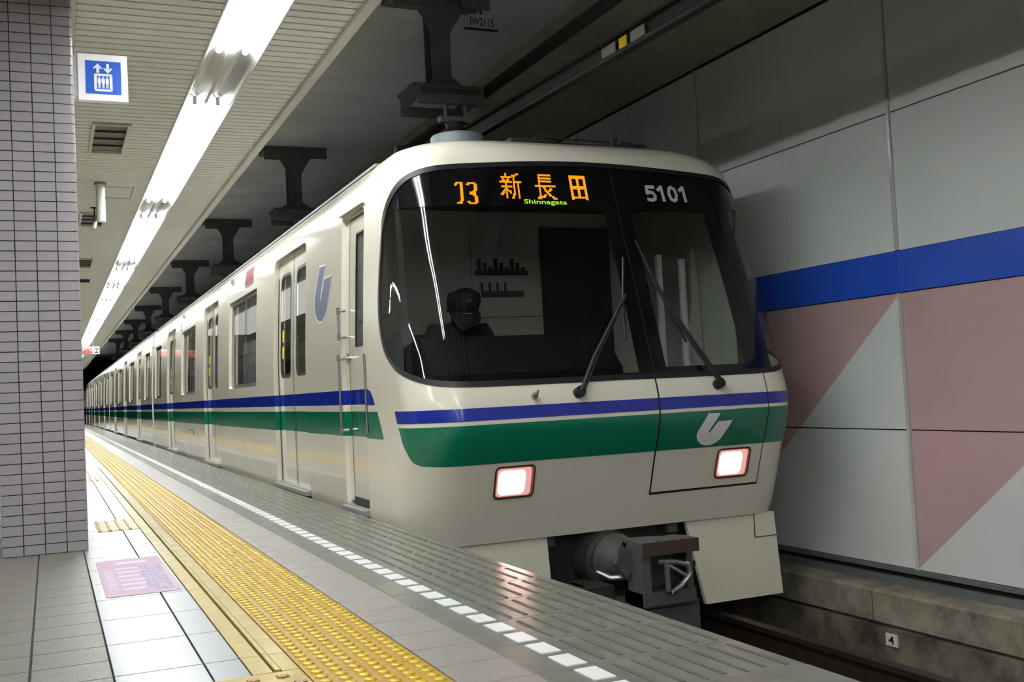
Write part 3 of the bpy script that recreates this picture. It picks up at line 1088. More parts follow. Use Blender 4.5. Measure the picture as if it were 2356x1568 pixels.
def frame_polys(y0, y1, z0, z1, hole):
    zm = (z0 + z1) / 2
    k = len(hole) // 2
    hy0, hy1 = min(p[0] for p in hole), max(p[0] for p in hole)
    lo = [(y0, zm), (y0, z0), (y1, z0), (y1, zm), (hy1, zm)] + list(reversed(hole[:k])) + [(hy0, zm)]
    hi = [(y1, zm), (y1, z1), (y0, z1), (y0, zm), (hy0, zm)] + list(reversed(hole[k:])) + [(hy1, zm)]
    return [lo, hi]


def orient_left(mb):
    for i, f in enumerate(mb.f):
        p = [Vector(mb.v[k]) for k in f]
        n = Vector((0, 0, 0))
        for k in range(len(p)):
            n += p[k - 1].cross(p[k])
        if n.x > 0:
            mb.f[i] = tuple(reversed(f))
    return mb


def dense(o):
    # follow the curved side: no outline segment taller than the shell's own rows
    out = []
    for i in range(len(o)):
        a, b = o[i], o[(i + 1) % len(o)]
        cut = [z for z in ZS if min(a[1], b[1]) + 1e-4 < z < max(a[1], b[1]) - 1e-4]
        if b[1] < a[1]:
            cut = cut[::-1]
        out.append(a)
        out += [(a[0] + (b[0] - a[0]) * (z - a[1]) / (b[1] - a[1]), z) for z in cut]
    return out


def reveal(mb, outline, d0, d1, mi=0):
    outline = dense(outline)
    n = len(outline)
    k = len(mb.v)
    f0, f1 = side_fn(d0), side_fn(d1)
    mb.v += [f0(*p) for p in outline] + [f1(*p) for p in outline]
    for i in range(n):
        j = (i + 1) % n
        mb.f.append((k + i, k + j, k + n + j, k + n + i))
        mb.m.append(mi)


def oring(mb, outline, d0, d1, ins, mi=0):
    outline = dense(outline)
    a, b = ring_pts(outline, d0), ring_pts(outline, d1)
    n = len(outline)
    k = len(mb.v)
    f = side_fn(ins)
    mb.v += [f(*p) for p in a] + [f(*p) for p in b]
    for i in range(n):
        j = (i + 1) % n
        mb.f.append((k + i, k + j, k + n + j, k + n + i))
        mb.m.append(mi)


def add_door(root, y0, y1, first):
    """two sliding leaves in the opening y0..y1, each with its window"""
    yc = (y0 + y1) / 2
    for s in (-1, 1):
        a, b = (yc, y1 + .02) if s > 0 else (y0 - .02, yc)
        h0, h1 = (yc + .11, yc + .50) if s > 0 else (yc - .50, yc - .11)
        hole = rrect(h0, h1, .905, 1.735, .07)
        mb = orient_left(patch(frame_polys(a + .003, b - .003, .035, 1.90, hole), side_fn(.042), [], ZS))
        lf = mb.build('door_leaf', M['side_paint'], root, smooth=True, recalc=False)
        orient_left(patch([hole], side_fn(.050), [], ZS)).build('door_window', M['window'], lf, smooth=True, recalc=False)
        mb = MB()
        oring(mb, hole, .014, -.012, .040)
        mb.build('window_gasket', M['rubber'], lf)
        if s > 0 and first:
            b_ = MB()
            for zz in (1.19, 1.05):
                b_.quad([side_fn(.048)(h1 - .10, zz), side_fn(.048)(h1 - .025, zz), side_fn(.048)(h1 - .025, zz + .10), side_fn(.048)(h1 - .10, zz + .10)])
            b_.build('warning_sticker', M['yellow_sticker'], lf)
    mb = patch([[(yc - .008, .035), (yc + .008, .035), (yc + .008, 1.88), (yc - .008, 1.88)]], side_fn(.036), [], ZS)
    mb.build('door_seal', M['rubber'], root)
    mb = patch([[(y1 - .03, .035), (y1 - .002, .035), (y1 - .002, 1.74), (y1 - .03, 1.74)]], side_fn(.038), [], ZS)
    mb.build('door_seal', M['rubber'], root)
    # sill plate
    MB().box(.022, .075, y0 + .01, y1 - .01, -.006, .026).box(.060, .115, y0 + .01, y1 - .01, .026, .034).build('door_sill', M['sill'], root)


def add_window(root, y0, y1, split=True, blind=True):
    o = rrect(y0, y1, .85, 1.755, .035)
    mb = MB()
    oring(mb, ring_pts(o, -.004), .0, -.035, .030)
    ym = y0 + (y1 - y0) * .45
    if split:
        k = len(mb.v)
        patch([[(ym - .018, .86), (ym + .018, .86), (ym + .018, 1.745), (ym - .018, 1.745)]], side_fn(.028), [], ZS, mb)
    fr = mb.build('side_window', M['rubber'] if not split else M['steel'], root)
    parts = [(y0 + .03, ym - .016), (ym + .016, y1 - .03)] if split else [(y0 + .03, y1 - .03)]
    for i, (a, b) in enumerate(parts):
        orient_left(patch([[(a, .88), (b, .88), (b, 1.73), (a, 1.73)]], side_fn(.040 + .008 * i), [], ZS)).build('pane', M['window'], fr, smooth=True, recalc=False)
    if split:
        patch([[(ym - .02, .87), (ym + .02, .87), (ym + .02, 1.74), (ym - .02, 1.74)]], side_fn(.026), [], ZS).build('mullion', M['rubber'], fr)
    if blind:
        a, b = (y0 + .05, ym + .35) if split else (y0 + .05, y1 - .05)
        patch([[(a, .88), (b, .88), (b, 1.30), (a, 1.30)]], side_fn(.062), [], ZS).build('blind', M['blind'], fr)


def make_car(root, ya, yb, doors, wins, ops_extra=(), nose_end=False):
    ops = [(a, b, .03, 1.885, (.003, .003, .09, .09)) for a, b in doors] + [(a, b, .85, 1.755, .035) for a, b in wins] + list(ops_extra)
    mb = patch(shell_polys(ya, yb, ops), side_fn(0), [], ZS)
    for (y0, y1, z0, z1, r) in ops:
        reveal(mb, rrect(y0, y1, z0, z1, r), 0, .055)
    mb = orient_left(mb) if False else mb
    # far side, roof, ends
    n = len(mb.v)
    zz = [Z0] + ZS + [Z1]
    for z in zz:
        mb.v += [(XC + wfun(z), ya, z), (XC + wfun(z), yb, z)]
    for i in range(len(zz) - 1):
        mb.f.append((n + 2 * i, n + 2 * i + 2, n + 2 * i + 3, n + 2 * i + 1))
        mb.m.append(0)
    mb.build('body_shell', M['side_paint'], root, smooth='angle')
    r = MB()
    k = 24
    for i in range(k + 1):
        x = -.98 + 1.96 * i / k
        zt = Z1 + .09 * (1 - (x / .98)**2)
        r.v += [(XC + x, ya, zt), (XC + x, yb, zt)]
    for i in range(k):
        r.f.append((2 * i, 2 * i + 1, 2 * i + 3, 2 * i + 2))
        r.m.append(0)
    r.build('roof', M['roof_grey'], root, smooth=True)
    g = MB()
    g.box(XC - 1.118, XC - 1.085, ya, yb, 2.112, 2.128).box(XC + 1.085, XC + 1.118, ya, yb, 2.112, 2.128)
    g.build('roof_gutter', M['roof_grey'], root)
    for y in ([yb] if nose_end else [ya, yb]):
        MB().quad([(XC - wfun(z), y, z) for z in zz] + [(XC + wfun(z), y, z) for z in reversed(zz)]).build('end_wall', M['ivory'], root)
    MB().box(XC - 1.0, XC + 1.0, ya + .4, yb - .4, -.58, -.136).build('underframe', M['dark'], root)
    # saloon
    i0 = (7.0 if nose_end else ya + .06)
    s = MB()
    s.quad([(.12, i0, .045), (2.47, i0, .045), (2.47, yb - .05, .045), (.12, yb - .05, .045)], 1)
    s.quad([(.2, i0, 1.98), (2.4, i0, 1.98), (2.4, yb - .05, 1.98), (.2, yb - .05, 1.98)], 0)
    s.quad([(2.44, i0, .045), (2.44, yb - .05, .045), (2.40, yb - .05, 1.98), (2.40, i0, 1.98)], 0)
    s.quad([(.12, i0, .045), (2.47, i0, .045), (2.40, i0, 1.98), (.2, i0, 1.98)], 0)
    s.quad([(.12, yb - .05, .045), (2.47, yb - .05, .045), (2.40, yb - .05, 1.98), (.2, yb - .05, 1.98)], 0)
    for a, b in wins:
        s.quad([(2.425, a, .85), (2.425, b, .85), (2.40, b, 1.70), (2.40, a, 1.70)], 3)
        s.box(2.0, 2.42, a - .25, b + .25, .25, .48, 2)
        s.box(2.32, 2.42, a - .25, b + .25, .48, .84, 2)
        s.box(.16, .55, a - .25, b + .25, .25, .48, 2)
    s.build('saloon', [M['saloon'], M['saloon_floor'], M['seat_cloth'], M['black_gloss']], root, recalc=False)
    l = MB()
    l.box(.85, 1.75, i0 + .5, yb - .5, 1.955, 1.975)
    l.build('saloon_lamp', M['saloon_light'], root)
    for i, (a, b) in enumerate(doors):
        add_door(root, a, b, True)
    for a, b in wins:
        add_window(root, a, b, split=(b - a) > 1.3)


M['saloon_light'] = emit('saloon_light', (1, .97, .92, 1), CABIN)

# ------------------------------------------------------------------ leading car
car1 = thing('subway_car', (XC, 13.0, Z_RAIL), 'leading ivory subway car with black windscreen and orange destination display', 'train car', 'cars of the standing train')
CREW = (6.255, 6.785, .02, 1.87, (.003, .003, .01, .06))
make_car(car1, YE, 20.62, [(7.85, 9.085), (12.375, 13.6), (16.9, 18.1)], [(9.92, 11.55), (14.45, 16.05), (19.13, 20.3)], ops_extra=[CREW], nose_end=True)

# nose shell with the windscreen opening
half = [(0, .735), (-.45, .733), (-.9, .735), (-1.085, .745), (-1.205, .77), (-1.33, .815), (-1.49, .885), (-1.605, .96), (-1.675, 1.08), (-1.685, 1.23), (-1.60, 1.43), (-1.455, 1.625), (-1.35, 1.77), (-1.27, 1.865), (-1.205, 1.92), (-1.13, 1.957), (-1.03, 1.982), (-.88, 2.0), (-.59, 2.022), (-.3, 2.038), (0, 2.045)]
hl = catmull(half, 4)
WS = hl + [(-u, z) for u, z in reversed(hl[1:-1])]
zmid = 1.3
iu = [i for i in range(len(hl) - 1) if hl[i][1] < zmid <= hl[i + 1][1]][0]
t_ = (zmid - hl[iu][1]) / (hl[iu + 1][1] - hl[iu][1])
um = hl[iu][0] + t_ * (hl[iu + 1][0] - hl[iu][0])
lowL = hl[:iu + 1] + [(um, zmid)]            # bottom centre -> left at zmid
upL = [(um, zmid)] + hl[iu + 1:]             # left at zmid -> top centre
low_poly = [(-U2, zmid), (-U2, Z0), (U2, Z0), (U2, zmid)] + [(-u, z) for u, z in reversed(lowL)] + lowL[1:]
up_poly = [(U2, zmid), (U2, Z1), (-U2, Z1), (-U2, zmid)] + upL + [(-u, z) for u, z in reversed(upL[:-1])]
nose([low_poly, up_poly], 0, 'nose_shell', M['ivory'], car1)
# dome closing the roof over the nose
mb = MB()
ring = [S(-U2 + 2 * U2 * k / 96, Z1) for k in range(97)]
NR_ = 10
for j in range(NR_ + 1):
    s = 1 - j / NR_
    for p in ring:
        mb.v.append((XC + (p.x - XC) * s, YE + (p.y - YE) * s, Z1 + .09 * (1 - s * s)))
for j in range(NR_):
    for k in range(96):
        mb.f.append((j * 97 + k, j * 97 + k + 1, (j + 1) * 97 + k + 1, (j + 1) * 97 + k))
        mb.m.append(0)
mb.build('nose_roof', M['ivory'], car1, smooth=True)

# windscreen: tinted pane, gasket, and the blacked-out zones around the clear glass
ws = nose([WS], -.006, 'windscreen', M['windshield'], car1)
nose_ring(WS, .010, -.022, .003, 'windscreen_gasket', M['rubber'], ws)
lt = [(u, z) for u, z in hl if z > 1.752]


def ws_cut(u0, u1, z0, z1):
    p = WS
    p = clip(clip(p, 0, u0, True), 0, u1, False)
    return clip(clip(p, 1, z0, True), 1, z1, False)


fr = [ws_cut(-1.40, .10, 1.752, 2.1), ws_cut(.10, .285, .7, 2.1), ws_cut(.285, .83, 1.745, 2.1), ws_cut(.83, 1.03, .7, 2.1), ws_cut(.285, .83, .70, .79), ws_cut(1.03, 1.42, 1.78, 2.1), ws_cut(-1.0, .10, .70, .765)]
nose([p for p in fr if len(p) > 2], -.002, 'windscreen_mask', M['black_gloss'], ws)
# emergency door outlines
seam = MB()
for poly in ([(.188, .062), (.198, .062), (.198, 2.04), (.188, 2.04)], [(.188, .052), (.945, .056), (.945, .068), (.188, .066)], [(.9425, .06), (.9475, .06), (.9475, .735), (.9425, .735)]):
    patch([poly], So(.0022), GU, GZ, seam)
seam.build('door_seam', M['rubber'], car1)

# bands on the nose
nose([[(-1.535, .615), (-1.15, .615), (1.45, .612), (1.50, .542), (-1.5, .548)]], .0015, 'blue_band', M['band_blue'], car1)
nose([[(-1.482, .525), (1.53, .523), (1.62, .38), (1.60, .305), (-1.10, .312), (-1.21, .318), (-1.265, .332), (-1.30, .352), (-1.335, .385), (-1.40, .44)]], .0015, 'green_band', M['band_green'], car1)
nose([[(u_of_y(YE, .748), .748), (u_of_y(6.19, .748), .748), (u_of_y(6.135, .735), .735), (u_of_y(6.09, .70), .70), (u_of_y(6.046, .654), .654), (u_of_y(YE, .654), .654)]], .0015, 'blue_band', M['band_blue'], car1)
nose([[(u_of_y(YE, .613), .613), (u_of_y(6.007, .613), .613), (u_of_y(5.899, .456), .456), (u_of_y(YE, .456), .456)]], .0015, 'green_band', M['band_green'], car1)

# U-shaped emblem on the front
UL = [(.52, .508), (.602, .505), (.532, .398), (.540, .392), (.592, .458), (.692, .460), (.625, .352), (.60, .333), (.565, .320), (.53, .319), (.495, .330), (.468, .350), (.453, .378), (.456, .405)]
nose([UL], .003, 'front_emblem', M['logo_white'], car1, [.44 + .006 * k for k in range(44)], [.31 + .006 * k for k in range(34)])
# number and destination display
GL = {'5': [[(.95, .94), (.18, .94), (.10, .52), (.45, .60), (.75, .54), (.92, .34), (.82, .13), (.50, .05), (.08, .10)]],
      '1': [[(.15, .74), (.55, .95), (.58, .95), (.58, .04)]],
      '0': [[(.50, .95), (.78, .84), (.90, .5), (.78, .16), (.50, .05), (.22, .16), (.10, .5), (.22, .84), (.50, .95)]]}


def number(txt, u0, u1, z0, z1, th, fn, parent):
    w_ = (u1 - u0) / len(txt)
    for i, ch in enumerate(txt):
        b = MB()
        for path in GL[ch]:
            P = [(u0 + (i + .08 + .84 * x) * w_, z0 + y * (z1 - z0)) for x, y in path]
            for p, q in zip(P[:-1], P[1:]):
                d = Vector((q[0] - p[0], q[1] - p[1])).normalized() * th / 2
                b.quad([fn(p[0] - d.y - d.x * .6, p[1] + d.x - d.y * .6), fn(p[0] + d.y - d.x * .6, p[1] - d.x - d.y * .6), fn(q[0] + d.y + d.x * .6, q[1] - d.x + d.y * .6), fn(q[0] - d.y + d.x * .6, q[1] + d.x + d.y * .6)])
        b.build('car_number_digit', M['digit'], parent)


number('5101', .425, .755, 1.815, 1.912, .022, So(.003), car1)
SHIN = ["....#.......##..", "....#....###....", ".########.#.....", "..#...#...#.....", "..##.##...#.....", "#########.######", "....#.....#..#..", "....#.....#..#..", ".########.#..#..", "....#.....#..#..", "...###....#..#..", "..#.#.##..#..#..", ".##.#..#..#..#..", "##..#....##..#..", "....#....#...#..", "....#...##...#.."]
CHO = ["...##########...", "...#............", "...##########...", "...#............", "...##########...", "...#............", "...#............", "################", "...#..##........", "...#...#...##...", "...#...##.##....", "...#....##......", "...#.....##.....", "...#..##..##....", "..#####.....##..", ".###.........###"]
DEN = [".##############.", ".##############."] + [".##....##....##."] * 5 + [".##############.", ".##############."] + [".##....##....##."] * 5 + [".##############.", ".##..........##."]
SEV = [".#####.", "##..##.", "#...##."] + ["....##."] * 10 + ["....##.", "...##..", ".####.."]
THR = [".#####.", "##...##", ".....##", ".....##", ".....##", ".....##", "....##.", "..####.", "..####.", "....##.", ".....##", ".....##", ".....##", ".....##", "##...##", ".#####."]
def matrix(rows_, u0, u1, z0, z1):
    b = MB()
    nr, nc = len(rows_), len(rows_[0])
    du, dz = (u1 - u0) / nc, (z1 - z0) / nr
    fn = So(.003)
    for i, row in enumerate(rows_):
        for j, ch in enumerate(row):
            if ch == '#':
                ua, za = u0 + j * du, z1 - (i + 1) * dz
                b.quad([fn(ua - .1 * du, za - .1 * dz), fn(ua + 1.1 * du, za - .1 * dz), fn(ua + 1.1 * du, za + 1.1 * dz), fn(ua - .1 * du, za + 1.1 * dz)])
    return b.build('display_character', M['led_orange'], dd, recalc=False)


dd = nose([rrect(-.92, .06, 1.757, 1.985, .008)], .001, 'destination_display', M['black_gloss'], car1)
matrix(SHIN, -.595, -.45, 1.807, 1.962)
matrix(CHO, -.358, -.217, 1.807, 1.962)
matrix(DEN, -.122, .008, 1.809, 1.962)
matrix(SEV, -.892, -.832, 1.767, 1.897)
matrix(THR, -.818, -.748, 1.767, 1.897)
tv, tf = text_mesh('Shinnagata', .012)
b = MB()
b.v = [tuple(So(.003)(-.447 + .292 * x, 1.768 + .036 * y)) for x, y in tv]
b.f = tf
b.m = [0] * len(tf)
b.build('destination_romaji', M['led_green'], dd, recalc=False)

# headlamps
for u in (-.682, .742):
    o = rrect(u - .115, u + .115, .118, .288, .022)
    oi = rrect(u - .105, u + .098, .127, .281, .02)
    hp = nose([o], .004, 'headlamp', M['lens_edge'], car1, [], [])
    nose([oi], .008, 'lens', M['lens_glow'], hp, [], [])
    nose([rrect(u - .098, u + .062, .136, .270, .03)], .010, 'bulb_glare', M['lens'], hp, [], [])
    nose_ring(o, .006, -.004, .007, 'bezel', M['coupler_rust'], hp)
# washer nozzle, hatch
p = So(.0)(-.585, .66)
n_ = Sn(-.585, .66)
nz = MB().tube([p, p + n_ * .03], .016, 10).tube([p + n_ * .03, p + n_ * .045 + Vector((.01, 0, .02))], [.012, .006], 8).build('washer_nozzle', M['steel'], car1, smooth='angle')
nose_ring(rrect(-.705, -.635, .385, .485, .006), .003, -.003, .003, 'front_hatch', M['band_green'], car1)


def wiper(path, blade, name='wiper'):
    fn = lambda q: So(q[2])(q[0], q[1])
    a = MB().tube([fn(q) for q in path], .012, 8)
    a.tube([fn((q[0] + .022, q[1], q[2])) for q in path[:-1]] + [fn((path[-1][0] + .008, path[-1][1], path[-1][2]))], .005, 6)
    w = a.build(name, M['dark'], car1, smooth='angle')
    q = path[0]
    c = So(.0)(q[0], q[1])
    n = Sn(q[0], q[1])
    MB().tube([c, c + n * .05], .030, 12).tube([c + n * .02 + Vector((-.03, 0, -.004)), c + n * .03 + Vector((.03, 0, .004))], .02, 8).build('pivot', M['dark'], w, smooth='angle')
    MB().tube([fn(q) for q in blade], .008, 6).build('blade', M['rubber'], w)


wiper([(-.315, .665, .045), (-.20, .84, .045), (.085, 1.20, .045)], [(.04, .95, .026), (.08, 1.2, .028), (.14, 1.44, .026)])
wiper([(.60, .670, .045), (.50, .85, .045), (.385, 1.07, .045), (.30, 1.30, .04)], [(.44, .92, .026), (.345, 1.2, .028), (.255, 1.55, .026)])

# crew door in its recess
cd = patch(frame_polys(6.24, 6.795, .045, 1.88, rrect(6.275, 6.545, 1.02, 1.74, .01)), side_fn(.03), [], ZS)
crew = orient_left(cd).build('crew_door', M['side_paint'], car1, smooth=True, recalc=False)
orient_left(patch([rrect(6.275, 6.545, 1.02, 1.74, .01)], side_fn(.034), [], ZS)).build('crew_window', M['window'], crew, smooth=True, recalc=False)
patch([[(6.28, 1.02), (6.56, 1.02), (6.56, 1.74), (6.28, 1.74)]], side_fn(.045), [], ZS).build('blind', M['blind'], crew)
mb = MB()
oring(mb, rrect(6.275, 6.545, 1.02, 1.74, .01), .003, -.008, .029)
mb.build('window_gasket', M['rubber'], crew)
mb = MB()
oring(mb, rrect(6.255, 6.69, .05, 1.845, (.003, .003, .01, .05)), .004, -.006, .027)
mb.build('door_gap', M['rubber'], crew)
MB().prism([(XC - wfun(1.9) - .02, 1.885), (XC - wfun(1.9) - .02, 1.895), (XC - wfun(1.9) + .03, 1.925), (XC - wfun(1.9) + .03, 1.885)], 'y', 6.26, 6.83).build('rain_canopy', M['ivory'], car1)
MB().box(.02, .075, 6.27, 6.78, -.016, .018).box(.06, .2, 6.27, 6.78, .018, .025).build('crew_step', M['sill'], car1)
MB().box(.075, .10, 6.27, 6.66, .03, .075).build('step_recess', M['dark'], car1)
for z0, z1 in ((1.07, 1.29), (.47, .985)):
    xa = XC - wfun((z0 + z1) / 2) - .028
    h = MB().tube([(xa, 6.745, z0 + .03), (xa, 6.745, z1 - .03)], .007, 8)
    for z in (z0 + .025, z1 - .025):
        h.tube([(xa, 6.745, z - .022), (xa, 6.745, z + .022)], .013, 10)
        h.tube([(xa, 6.745, z), (xa + .05, 6.745, z)], .010, 8)
    h.build('grab_handle', M['steel'], car1, smooth='angle')
MB().tube([(.045, 6.66, .955), (.10, 6.66, .955)], .012, 8).tube([(.045, 6.645, .955), (.045, 6.69, .95)], .010, 8).tube([(.07, 6.66, .925), (.07, 6.66, .985)], .008, 8).build('door_handle', M['steel'], crew, smooth='angle')
MB().tube([(.052, 6.21, .49), (.052, 6.21, .96)], .007, 8).build('door_rail', M['steel'], car1)

# side emblem, small marks and lamps on the side
poly = [(7.55 - (u - .45) / .242 * .50, 1.243 + (z - .319) / .189 * .385) for u, z in UL]
orient_left(patch([poly], side_fn(-.002), [], ZS)).build('side_emblem', M['logo_blue'], car1, recalc=False)
mb = MB()
oring(mb, poly, .014, .0, -.0015)
mb.build('emblem_outline', M['logo_white'], car1)
orient_left(patch([rrect(10.14, 10.58, 1.83, 1.985, .01)], side_fn(-.003), [], ZS)).build('side_display', M['red_led'], car1, recalc=False)
mb = MB()
oring(mb, rrect(10.14, 10.58, 1.83, 1.985, .01), .010, .0, -.004)
mb.build('display_frame', M['steel'], car1)
for y in (11.40, 15.86):
    xx = XC - wfun(1.96)
    MB().box(xx - .012, xx + .02, y - .05, y + .05, 1.94, 2.0).box(xx - .03, xx - .012, y - .05, y - .03, 1.95, 1.99).build('door_lamp', M['steel'], car1)
orient_left(patch([rrect(17.0 - .9, 16.25, 1.78, 1.95, .01)], side_fn(-.003), [], ZS)).build('side_grille', M['logo_white'], car1, recalc=False)
mb = MB()
oring(mb, [(10.62, .30), (10.74, .21), (10.86, .30), (10.74, .39)], .006, -.006, -.002)
mb.build('diamond_mark', M['steel'], car1)
mb = patch([[(14.7, .30), (14.8, .30), (14.8, .36), (15.2, .36), (15.2, .375), (14.7, .375)]], side_fn(-.002), [], ZS)
mb.build('floor_mark', M['steel'], car1)

# skirts below the nose
sk = MB()
sk.prism([(.30, -.137), (.868, -.137), (.895, -.645), (.36, -.645)], 'y', 5.50, 5.53)
sk.prism([(5.53, -.137), (6.4, -.137), (6.3, -.60), (5.53, -.645)], 'x', .30, .33)
sk.build('front_skirt', M['skirt'], car1)
sk = MB()
sk.prism([(1.79, -.137), (2.435, -.137), (2.47, -.645), (1.905, -.645)], 'y', 5.50, 5.53)
sk.prism([(5.53, -.137), (6.4, -.137), (6.3, -.60), (5.53, -.645)], 'x', 2.40, 2.43)
s2 = sk.build('front_skirt', M['skirt'], car1)
MB().box(2.28, 2.284, 5.496, 5.50, -.28, -.137).box(2.28, 2.44, 5.496, 5.50, -.284, -.28).build('cover_seam', M['rubber'], s2)
MB().box(.30, 2.42, 5.62, 5.66, -.66, -.14).build('headstock', M['dark'], car1)
MB().box(.875, .94, 5.55, 5.6, -.20, -.14).box(1.69, 1.76, 5.55, 5.6, -.20, -.14).build('skirt_stay', M['coupler'], car1)

# coupler
cp = bpy.data.objects.new('coupler', None)
COL.objects.link(cp)
cp.parent = car1
cp.location = -car1.location
CX = 1.295


def part(mb, name, m, smooth=False):
    return mb.build(name, M[m], cp, smooth=smooth, loc=Vector((0, 0, 0)))


part(MB().tube([(CX - .06, 5.62, -.30), (CX - .06, 5.42, -.30), (CX - .06, 5.40, -.30)], [.17, .17, .15], 20), 'draft_drum', 'coupler_dark', 'angle')
part(MB().tube([(CX - .05, 5.42, -.29), (CX - .04, 5.30, -.29), (CX - .02, 5.18, -.29), (CX, 5.08, -.29)], [.15, .125, .10, .11], 16), 'shank', 'coupler', 'angle')
hd = MB()
x0, x1, zt, zb = CX - .165, CX + .165, -.14, -.47
hd.box(x0, x1, 5.06, 5.10, zb, zt)                       # back of the head
hd.prism([(4.90, -.47), (5.10, -.47), (5.10, -.15), (4.90, -.155)], 'x', x0, x0 + .05)
hd.prism([(4.93, -.47), (5.10, -.47), (5.10, -.15), (4.93, -.155)], 'x', x1 - .04, x1)
hd.box(x0, x1, 4.91, 5.10, -.47, -.40)
part(hd, 'head', 'coupler')
part(MB().prism([(x0 - .005, 4.885), (x1 + .01, 4.885), (x1 + .01, 5.02), (x0 + .10, 5.13), (x0 + .02, 5.13)], 'z', -.155, -.135), 'top_plate', 'coupler')
part(MB().box(x0 - .004, x1 + .012, 4.878, 4.895, -.205, -.135), 'front_lip', 'coupler_rust')
lp = [(CX - .07, 4.90, -.24), (CX + .03, 4.885, -.25), (CX + .10, 4.885, -.27), (CX + .115, 4.885, -.32), (CX + .06, 4.885, -.375), (CX - .005, 4.885, -.405), (CX - .025, 4.885, -.395), (CX - .025, 4.885, -.30), (CX - .025, 4.885, -.245)]
part(MB().tube(lp, .016, 8).tube([(CX - .05, 4.895, -.24), (CX + .03, 4.882, -.29), (CX + .10, 4.885, -.335)], .012, 8), 'lock_ring', 'steel', 'angle')
part(MB().tube([(CX - .30, 5.16, -.30), (CX - .24, 5.12, -.335), (CX - .15, 5.08, -.335)], [.012, .016, .016], 8).tube([(CX - .15, 5.08, -.345), (CX - .15, 5.08, -.30)], .022, 8), 'uncoupling_lever', 'steel', 'angle')
part(MB().prism([(CX - .22, -.14), (CX - .165, -.19), (CX - .165, -.30), (CX - .185, -.34), (CX - .25, -.25)], 'y', 5.02, 5.06), 'guide_ear', 'coupler')
part(MB().box(CX - .33, CX - .16, 5.22, 5.50, -.47, -.40).prism([(5.14, -.62), (5.45, -.62), (5.45, -.40), (5.30, -.40)], 'x', CX - .36, CX - .30), 'side_bracket', 'coupler_dark')
part(MB().box(CX + .175, CX + .20, 4.96, 4.99, -.30, -.27), 'pin', 'coupler_dark')
part(MB().cbox(CX - .10, CX + .225, 4.98, 5.5, -.70, -.485, .02).box(CX - .14, CX + .20, 4.94, 5.1, -.486, -.475), 'support_box', 'coupler')

# roof gear
t = MB().tube([(.80, 6.42, 2.20), (.80, 6.42, 2.355), (.80, 6.42, 2.365)], [.175, .175, .165], 32).build('roof_antenna', M['roof_disc'], car1, smooth='angle')
pg = MB().box(1.22, 1.50, 6.50, 6.62, 2.36, 2.40).tube([(1.14, 6.56, 2.30), (1.26, 6.56, 2.39)], .014, 6).tube([(1.16, 6.5, 2.27), (1.34, 6.5, 2.27)], .02, 8).box(1.46, 1.60, 6.48, 6.6, 2.28, 2.36).tube([(1.40, 6.52, 2.40), (1.48, 6.52, 2.425), (1.60, 6.52, 2.42)], .02, 8)
pg.box(1.55, 2.02, 6.56, 6.62, 2.27, 2.395).box(2.0, 2.04, 6.5, 6.6, 2.20, 2.435).tube([(1.6, 6.55, 2.42), (2.02, 6.55, 2.41)], .008, 6).box(2.04, 2.12, 6.5, 6.6, 2.2, 2.39).tube([(2.10, 6.55, 2.385), (2.30, 6.55, 2.395)], [.035, .012], 8)
pg.build('roof_gear', M['coupler'], car1)
MB().tube([(.66, 7.4, 2.30), (.70, 7.4, 2.50), (1.2, 7.4, 2.53), (1.6, 7.4, 2.50), (1.95, 7.4, 2.48)], .03, 8).box(.5, 2.1, 7.3, 9.0, 2.27, 2.33).build('pantograph', M['dark'], car1)

# cab interior
cab = MB()
cab.box(.12, 2.46, 5.75, 6.95, 0, .045, 1)
cab.quad([(.16, 6.95, .045), (2.44, 6.95, .045), (2.40, 6.95, 1.98), (.2, 6.95, 1.98)], 0)
cab.quad([(.25, 5.75, 1.96), (2.36, 5.75, 1.96), (2.38, 6.95, 1.97), (.22, 6.95, 1.97)], 1)
cab.quad([(2.45, 5.75, .045), (2.45, 6.95, .045), (2.40, 6.95, 1.97), (2.40, 5.8, 1.97)], 0)
cab.box(1.60, 2.16, 6.925, 6.945, .05, 1.86, 1)
cab.box(1.06, 1.58, 6.93, 6.945, 1.22, 1.94, 0)
for k in range(9):
    cab.box(1.10 + k * .042, 1.125 + k * .042, 6.915, 6.93, 1.54, 1.63 - .03 * (k % 3), 1)
cab.box(1.08, 1.48, 6.91, 6.93, 1.515, 1.545, 1)
for k in range(4):
    cab.box(1.12 + k * .06, 1.13 + k * .06, 6.915, 6.93, 1.40, 1.46, 1)
cab.box(1.12, 1.44, 6.91, 6.93, 1.36, 1.40, 2)
cab.build('cab_wall', [M['cab_wall'], M['cab_dark'], M['coupler']], car1, recalc=False)
MB().prism([(5.50, .60), (5.50, .80), (5.72, 1.02), (6.02, .98), (6.02, .50), (5.85, .05), (5.75, .05)], 'x', .24, 1.42).build('driver_desk', M['desk_black'], car1)
MB().box(.46, .98, 6.42, 6.52, .50, 1.08).box(.46, .98, 6.12, 6.50, .40, .50).box(.66, .78, 6.25, 6.35, .05, .40).build('driver_seat', M['cab_dark'], car1)
MB().box(2.05, 2.085, 6.08, 6.11, .75, 1.55).build('cab_door_edge', M['white_paint'], car1)
MB().box(1.62, 2.22, 5.47, 5.52, .74, .785).build('cab_sill', M['cab_wall'], car1)
MB().tube([(2.25, 6.1, .5), (2.25, 6.1, 1.52)], .026, 12).build('cab_pole', M['white_paint'], car1, smooth='angle')
MB().prism([(2.26, .045), (2.44, .045), (2.40, 1.6), (2.36, 1.6), (2.35, 1.25), (2.31, 1.05), (2.27, .95)], 'y', 6.15, 6.2).build('cab_partition', M['cab_wall'], car1)

